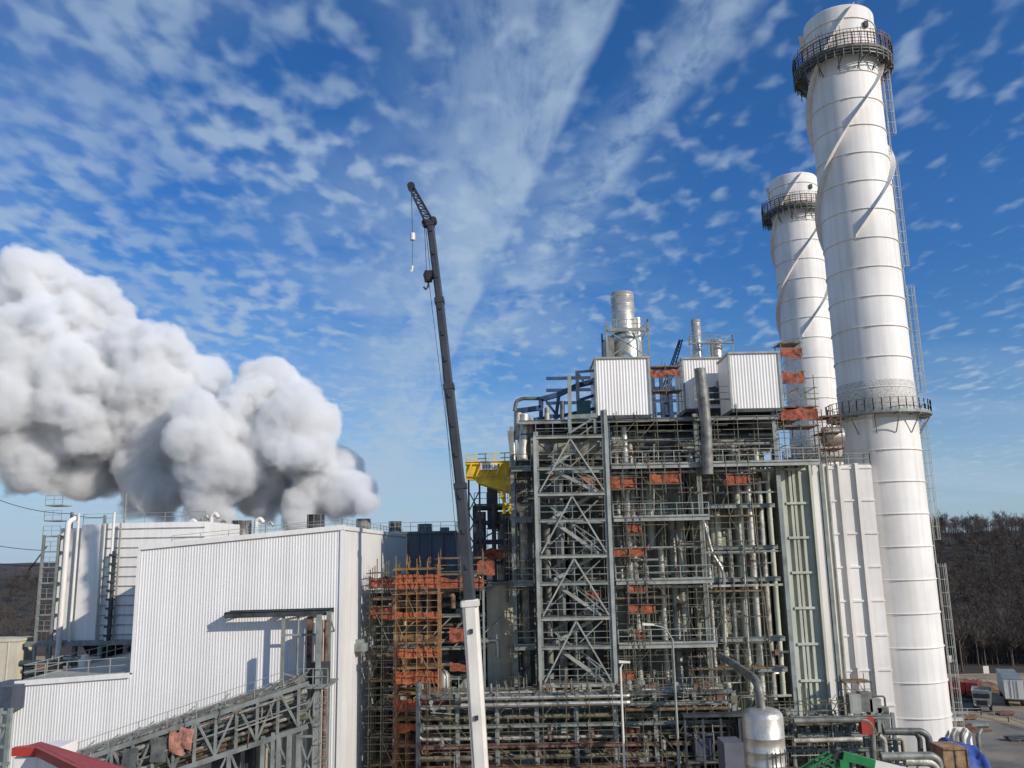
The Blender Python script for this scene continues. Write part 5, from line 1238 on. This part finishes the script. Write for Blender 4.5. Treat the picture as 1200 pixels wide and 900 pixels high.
for pts, r_, mm in (([(930, 845), (1015, 843), (1022, 850), (1024, 895)], .22, 'pipe'), ([(1035, 857), (1080, 857), (1088, 863), (1090, 882)], .26, 'pipe_d'), ([(1036, 858), (1074, 859), (1078, 866), (1079, 882)], .2, 'pipe_d'),
        ([(1030, 862), (1036, 866), (1038, 884)], .2, 'silver_r'), ([(930, 868), (1010, 866)], .18, 'silver_r'), ([(1088, 872), (1096, 876), (1097, 890)], .22, 'pipe')):
    b = MB(); b.pipe([P(a, c, RY2-1) for a, c in pts], r_, 12, .9); b.build('pipe', M[mm], t)
for pts, r_, mm in (([(1032, 887), (1092, 886), (1100, 892), (1101, 910)], .3, 'pipe'), ([(1060, 892), (1090, 893), (1098, 900)], .3, 'silver_r')):
    b = MB(); b.pipe([P(a, c, 64) for a, c in pts], r_, 14, 1.2); b.build('main_pipe', M[mm], t)
b = MB(); q = P(1015, 850, RY2-.8); b.box(q.x-.5, q.x+.5, RY2-1.2, RY2-.6, q.z-.6, q.z+.6); b.build('red_cabinet', M['redp'], t)
for k, (px, py) in enumerate(((925, 838), (950, 842), (1000, 820), (1013, 818), (1024, 826), (1033, 836))):
    q = P(px, py, RY2+2); b = MB(); b.box(q.x-.45, q.x+.45, RY2+1.6, RY2+2.4, q.z-1.0, q.z+.5); b.build('instrument_box', M['pipe' if k % 2 else 'steel_l'], t)
q = P(1020, 815, RY2+1); t2 = scaf_thing('light tube scaffold at the foot of the flue duct', (1008, 1040), (800, 1000), RY2+2, 1.5, bay=1.1, lift=1.6, decks=.3, r=.03)
scaf_thing('low tube scaffold between the silver drum and the flue duct', (918, 1005), (826, 1000), RY2+.2, 1.4, bay=1.3, lift=1.6, decks=.2, r=.026)
# green and white boom lift
t = thing('boom_lift', 'green boom lift arm with a white outer section above the pipe skid', 'boom lift', (X(985, 900, 52), 52, 0))
a, c, e = P(987, 885, 52), P(1024, 895, 52), P(1078, 908, 52)
b = MB(); b.beam(a, c, .4, .45); b.build('green_arm', M['green'], t)
b = MB(); b.beam(c, e, .38, .4); b.build('white_arm', M['boomw'], t)
b = MB(); d0, d1 = P(942, 905, 52), P(975, 884, 52)
for dy in (0, .7):
    b.beam(d0+V((0, dy, 0)), d1+V((0, dy, 0)), .12); b.beam(d0+V((.3, dy, -.6)), d1+V((.4, dy, -.5)), .12)
    for k in range(6): u = k/6; p = (d0+V((0, dy, 0))).lerp(d1+V((0, dy, 0)), u); q_ = (d0+V((.3, dy, -.6))).lerp(d1+V((.4, dy, -.5)), u+.16); b.beam(p, q_, .08)
b.build('lattice_arm', M['green'], t)
b = MB(); b.tube(d1+V((.4, 0, -.2)), d1+V((.4, .7, -.2)), .35, 12); b.beam(d1+V((.2, .3, -.2)), a+V((0, .3, 0)), .3); b.build('pivot', M['black'], t)
b = MB(); b.box(a.x-1.2, a.x+1.2, 51, 53.2, .6, 2.2); b.beam((a.x, 52, 2.2), (a.x, 52, a.z-.2), .5); b.build('chassis', M['green'], t)
for sx_ in (-.9, .9):
    for sy in (51, 53.2): b = MB(); b.tube((a.x+sx_, sy-.2, .5), (a.x+sx_, sy+.2, .5), .5, 16); b.build('wheel', M['tyre'], t)
# bottom right clutter: ply crate, blue tarp, white tanks, container
gx = lambda px, py: G(px, py)
def ground_at(px, py, Y): return X(px, py, Y)
t = thing('plywood_crate', 'tall tan plywood hoarding box at the foot of the near stack', 'crate', (X(1120, 890, 66), 66, 0))
b = MB(); x0, x1 = X(1106, 890, 66), X(1134, 890, 66); zt_ = Z(1120, 876, 66); b.box(x0, x1, 66, 68, 0, zt_); b.build('panel', M['tan'], t)
b = MB()
for x in (x0, (x0+x1)/2, x1): b.box(x-.05, x+.05, 65.93, 65.997, .1, zt_)
for z in (zt_-.1, zt_-1.4, zt_-3): b.box(x0, x1, 65.88, 65.925, z-.05, z+.05)
b.build('batten', M['plank'], t)
b = MB(); n = 14; vs = []
x0, x1 = X(1128, 890, 68), X(1172, 890, 68)
for j in range(n+1):
    for i in range(n+1):
        u, v_ = i/n, j/n; h = Z(1140, 874+u*14, 68)*(math.sin(PI*min(1, max(0, .08+v_*.84)))**.35) + .55*noise.noise(V((u*5, v_*4, 2)))
        if i in (0, n) or j in (0, n): h = .05
        vs.append((x0+(x1-x0)*u, 68+6*v_, max(.05, h)))
b.add(vs, [(j*(n+1)+i, j*(n+1)+i+1, (j+1)*(n+1)+i+1, (j+1)*(n+1)+i) for j in range(n) for i in range(n)], True)
tag(b.build('tarpaulin_cover', M['blue']), 'crumpled bright blue tarpaulin over a stack beside the plywood box', 'tarpaulin')
t = thing('white_tank', 'pair-piped pale tank standing right of the near stack base', 'tank', (X(1122, 860, 80), 80, 0))
q = P(1123, 852, 80); b = MB(); b.lathe(q.x, 80, [(1.0, 0), (1.0, q.z-.5), (.7, q.z-.1), (.1, q.z)], 20); b.build('shell', M['boomw'], t)
b = MB()
for dx in (-1.3, -.5, .9): b.pipe([(q.x+dx, 78.6, 1), (q.x+dx, 78.6, q.z-.4), (q.x+dx+.5, 78.9, q.z)], .2, 10, .3)
b.build('pipe', M['pipe'], t)
# vehicles: built around a local origin, facing -Y
def truck(label, gx_, gy_, col, kind, rz=0):
    t = thing({'dump': 'dump_truck', 'box': 'box_trailer'}[kind], label, {'dump': 'truck', 'box': 'trailer'}[kind], (0, 0, 0))
    if kind == 'dump':
        b = MB(); b.box(-1.2, 1.2, -3.6, 3.6, .75, 1.05); b.build('chassis', M['black'], t)
        b = MB(); b.box(-1.2, 1.2, -3.7, -1.9, 1.06, 2.7); b.box(-1.1, 1.1, -3.6, -2.1, 2.7, 2.95); b.box(-1.1, 1.1, -4.4, -3.71, .9, 1.9); cab = b.build('cab', M[col], t)
        b = MB(); b.box(-1.05, 1.05, -3.74, -3.705, 1.95, 2.6); b.build('windscreen', M['glass'], cab)
        b = MB(); b.box(-.7, .7, -4.44, -4.405, 1.1, 1.75); b.build('grille', M['black'], cab)
        b = MB(); b.add([(-1.25,-1.7,1.2),(1.25,-1.7,1.2),(1.25,3.6,1.2),(-1.25,3.6,1.2),(-1.35,-1.8,2.7),(1.35,-1.8,2.7),(1.35,3.9,2.6),(-1.35,3.9,2.6)], [(0,3,2,1),(0,1,5,4),(1,2,6,5),(2,3,7,6),(3,0,4,7)])
        b.add([(-1.25,-1.7,1.9),(1.25,-1.7,1.9),(1.25,3.6,1.9),(-1.25,3.6,1.9)], [(0,1,2,3)]); b.build('dump_body', M['steel_l' if col != 'redp' else 'redp'], t)
        for x in (-1.8, 1.8):
            b = MB(); b.box(x/2-.12-.0, x/2+.12, -4.43, -4.405, 1.0, 1.2); b.build('headlight', M['boomw'], t)
        for y in (-3.0, 1.3, 2.6):
            for x in (-1.05, 1.05): b = MB(); b.tube((x-.2, y, .52), (x+.2, y, .52), .52, 16); b.build('wheel', M['tyre'], t)
    else:
        b = MB(); b.box(-1.3, 1.3, -6, 6, 1.2, 4.0); b.build('box_body', M['boomw'], t)
        b = MB(); b.box(-1.33, 1.33, -6.03, 6.03, 4.0, 4.1); b.box(-1.33, 1.33, -6.03, 6.03, 1.1, 1.2); b.build('trim', M['steel'], t)
        b = MB(); b.box(-1.0, 1.0, -6, 6, .8, 1.1); b.build('chassis', M['black'], t)
        b = MB(); b.box(-.03, .03, -6.035, -6.002, 1.3, 3.9); b.box(-.5, -.42, -6.06, -6.002, 1.3, 3.9); b.box(.42, .5, -6.06, -6.002, 1.3, 3.9); b.build('door_bars', M['steel'], t)
        for y in (-4.5, -3.3, 4):
            for x in (-1.05, 1.05): b = MB(); b.tube((x-.2, y, .52), (x+.2, y, .52), .52, 16); b.build('wheel', M['tyre'], t)
    t.location = (gx_, gy_, .02); t.rotation_euler = (0, 0, rz); return t
p = G(1165, 834); truck('grey dump truck parked nose-on at the roadside below the wooded hill', p[0], p[1]+3, 'steel', 'dump', -.5)
p = G(1134, 826); truck('dark red dump truck beside the dirt mounds, left of the grey truck', p[0], p[1]+4, 'redp', 'dump', 1.0)
p = G(1200, 828); truck('white box trailer at the right edge by the wood', p[0]+1.0, p[1]+5, 'boomw', 'box', -.42)
# dirt mounds
for k, (px, py, r_, h, lab) in enumerate(((1112, 812, 5, 1.4, 'low brown earth mound nearest the chimney, below the trees'), (1126, 808, 6, 1.8, 'wide brown earth mound behind the red dump truck'), (1146, 806, 5, 1.2, 'reddish earth mound behind the grey truck'), (1130, 855, 2.5, .6, 'small rubble heap on the sandy verge beside the road'))):
    gx_, gy_ = G(px, py); b = MB(); n = 18; vs = [(gx_, gy_, h)]; rings = 7
    for j in range(1, rings+1):
        for i in range(n):
            a = 2*PI*i/n; u = j/rings; rr_ = r_*u*(1+.25*noise.noise(V((math.cos(a)*1.5+k*7, math.sin(a)*1.5, 0)))); z = h*(math.cos(u*PI)*.5+.5)*(1+.5*noise.noise(V((a*2, u*4, k)))) if j < rings else .01
            vs.append((gx_+rr_*1.3*math.cos(a), gy_+rr_*math.sin(a), z))
    b.add(vs, [(0, 1+i, 1+(i+1) % n) for i in range(n)]+[(1+(j-1)*n+i, 1+j*n+i, 1+j*n+(i+1) % n, 1+(j-1)*n+(i+1) % n) for j in range(1, rings) for i in range(n)], True)
    tag(b.build('earth_mound', mat('earth', (.17, .095, .06), .95, 0, .35, .5, bump=.8, bscale=1.5)), lab, 'earth mound')
for px, py, lab in ((1157, 800, 'small white sign on a post at the wood edge'), (1114, 786, 'grey service post at the wood edge by the chimney')):
    gx_, gy_ = G(px, py); t = thing('sign_post', lab, 'sign', (gx_, gy_, 0)); b = MB(); b.beam((gx_, gy_, 0), (gx_, gy_, 2.6), .12); b.build('post', M['steel'], t)
    b = MB(); b.box(gx_-.5, gx_+.5, gy_-.12, gy_-.07, 1.6, 2.9); b.build('sign_panel', M['boomw'], t)
# stored material on the verge
kinds = [(1113, 832, 'plank', 'pallet of brown planks beside the road, nearest the chimney'), (1122, 838, 'steel_l', 'stack of grey tubes on the verge below the red truck'), (1133, 843, 'plank', 'small pallet of boards on the sandy verge'), (1148, 852, 'steel', 'bundle of steel bars on the sandy verge left of the road'),
         (1119, 846, 'boomw', 'white wrapped pallet on the verge beside the pale tank'), (1140, 818, 'rust', 'rusty heap of offcuts between the two dump trucks'), (1178, 838, 'rust', 'rust coloured load in front of the white trailer'), (1192, 868, 'steel_d', 'dark scrap bundle lying in the road at the right edge')]
rp = random.Random(8)
for k, (px, py, mm, lab) in enumerate(kinds):
    gx_, gy_ = G(px, py); t = thing('material_stack', lab, 'stack', (gx_, gy_, 0), 'stored material along the road')
    b = MB()
    for j in range(3): b.beam((gx_-.9+j*.9, gy_-.6, .1), (gx_-.9+j*.9, gy_+.6, .1), .12)
    b.box(gx_-1, gx_+1, gy_-.6, gy_+.6, .17, .2); b.build('pallet', M['plank'], t)
    for j in range(6):
        z = .28+.16*(j//3); y = gy_-.4+.4*(j % 3); one('load', M[mm], t, 'beam', (gx_-1.2+rp.uniform(-.2, .2), y, z), (gx_+1.2+rp.uniform(-.2, .2), y+rp.uniform(-.1, .1), z+.01), .3, .15)
# guard rail along the road
b = MB(); pts = [G(1118, 838), G(1150, 838), G(1182, 846), G(1215, 858)]
b.rail([(a, c, .01) for a, c in pts], .9, 2.5, .05, toe=False); tag(b.build('road_barrier', M['steel_l']), 'low grey barrier along the road below the trucks', 'barrier')
# overhead wires on the left
t = thing('overhead_wires', 'thin overhead cables strung from the filter house out of the left edge', 'cable', P(40, 600, 98))
for a, c, sag in (((-60, 555), (82, 602), 2.2), ((82, 602), (122, 606), .4), ((-60, 625), (52, 645), .8), ((-60, 640), (50, 662), 1.6)):
    p0, p1 = P(*a, 98.5), P(*c, 98.5); pts = [p0.lerp(p1, k/12)-V((0, 0, sag*4*(k/12)*(1-k/12)*.5)) for k in range(13)]; b = MB(); b.pipe(pts, .035, 4); b.build('cable', M['black'], t)
b = MB(); b.beam(P(34, 668, 98.5), P(55, 640, 98.5), .12); b.build('strut', M['steel_d'], t)
# ================================================================== STEAM PLUME
# the steam is a real volume: a density that falls off from a chain of billows and is torn by fractal noise
SYY = 120.0
LOBES = [(431, 594, 14), (408, 580, 28), (378, 562, 44), (340, 505, 50), (322, 466, 42), (300, 545, 58), (262, 520, 62), (205, 450, 58), (190, 520, 68), (160, 420, 44),
         (120, 470, 80), (95, 385, 56), (45, 450, 86), (45, 335, 46), (-30, 400, 84), (-130, 420, 120), (350, 592, 24), (300, 590, 26), (245, 585, 34), (180, 572, 36), (115, 548, 42), (45, 530, 40), (-25, 505, 44)]
import bmesh
bm = bmesh.new(); LP = []
for k, (px, py, r_) in enumerate(LOBES):
    c = P(px, py, SYY + (k % 3-1)*3); rr_ = r_*.120; LP.append((c, rr_))
    mtx = Matrix.Translation(c) @ Matrix.Diagonal((rr_*1.5+.8,)*3+(1,)); bmesh.ops.create_icosphere(bm, subdivisions=3, radius=1, matrix=mtx)
me = bpy.data.meshes.new('steam_plume'); bm.to_mesh(me); bm.free()
pl = bpy.data.objects.new('steam_plume', me); C.objects.link(pl)
rm = pl.modifiers.new('r', 'REMESH'); rm.mode = 'VOXEL'; rm.voxel_size = 1.2
m = bpy.data.materials.new('steam'); m.use_nodes = True; nt = m.node_tree; N = nt.nodes; L = nt.links
N.remove(N['Principled BSDF']); vs_ = N.new('ShaderNodeVolumeScatter'); vs_.inputs['Color'].default_value = (.984, .983, .985, 1); vs_.inputs['Anisotropy'].default_value = 0.0
geo = N.new('ShaderNodeNewGeometry'); cur = None
for c, r_ in LP:
    vd = N.new('ShaderNodeVectorMath'); vd.operation = 'DISTANCE'; L.new(geo.outputs['Position'], vd.inputs[0]); vd.inputs[1].default_value = c
    f_ = math_('MULTIPLY_ADD', vd.outputs['Value'], -1.0/math.sqrt(r_*4.5), r_/math.sqrt(r_*4.5))
    cur = f_ if cur is None else math_('MAXIMUM', cur, f_)
def n3(scale, det, ro, dist=0, ty=None):
    n = N.new('ShaderNodeTexNoise'); n.inputs['Scale'].default_value = scale; n.inputs['Detail'].default_value = det; n.inputs['Roughness'].default_value = ro; n.inputs['Distortion'].default_value = dist
    L.new(geo.outputs['Position'], n.inputs['Vector']); return n.outputs['Fac']
vo = N.new('ShaderNodeTexVoronoi'); vo.feature = 'F1'; vo.distance = 'EUCLIDEAN'; vo.inputs['Scale'].default_value = .14; vo.inputs['Detail'].default_value = 0; L.new(geo.outputs['Position'], vo.inputs['Vector'])
bil = math_('MULTIPLY', math_('SUBTRACT', .62, math_('MULTIPLY', vo.outputs['Distance'], 1.0)), .9)
fb = math_('MULTIPLY', math_('SUBTRACT', n3(.25, 5, .6), .5), 1.2)
tot_d = math_('ADD', cur, math_('ADD', bil, fb))
dn = N.new('ShaderNodeMapRange'); dn.interpolation_type = 'SMOOTHSTEP'; dn.inputs['From Min'].default_value = 0; dn.inputs['From Max'].default_value = .30
dn.inputs['To Max'].default_value = STEAM_D; L.new(tot_d, dn.inputs['Value']); L.new(dn.outputs['Result'], vs_.inputs['Density'])
L.new(vs_.outputs[0], N['Material Output'].inputs['Volume']); pl.data.materials.append(m)
tag(pl, 'huge billowing white steam plume with dark underside drifting left from the cooling tower', 'steam', kind='stuff')
cy_ = bpy.context.scene.cycles; cy_.volume_step_rate = .22; cy_.volume_bounces = 8; cy_.max_bounces = 12; cy_.diffuse_bounces = 3; cy_.glossy_bounces = 3; cy_.use_adaptive_sampling = True; cy_.adaptive_threshold = .02; cy_.use_denoising = True
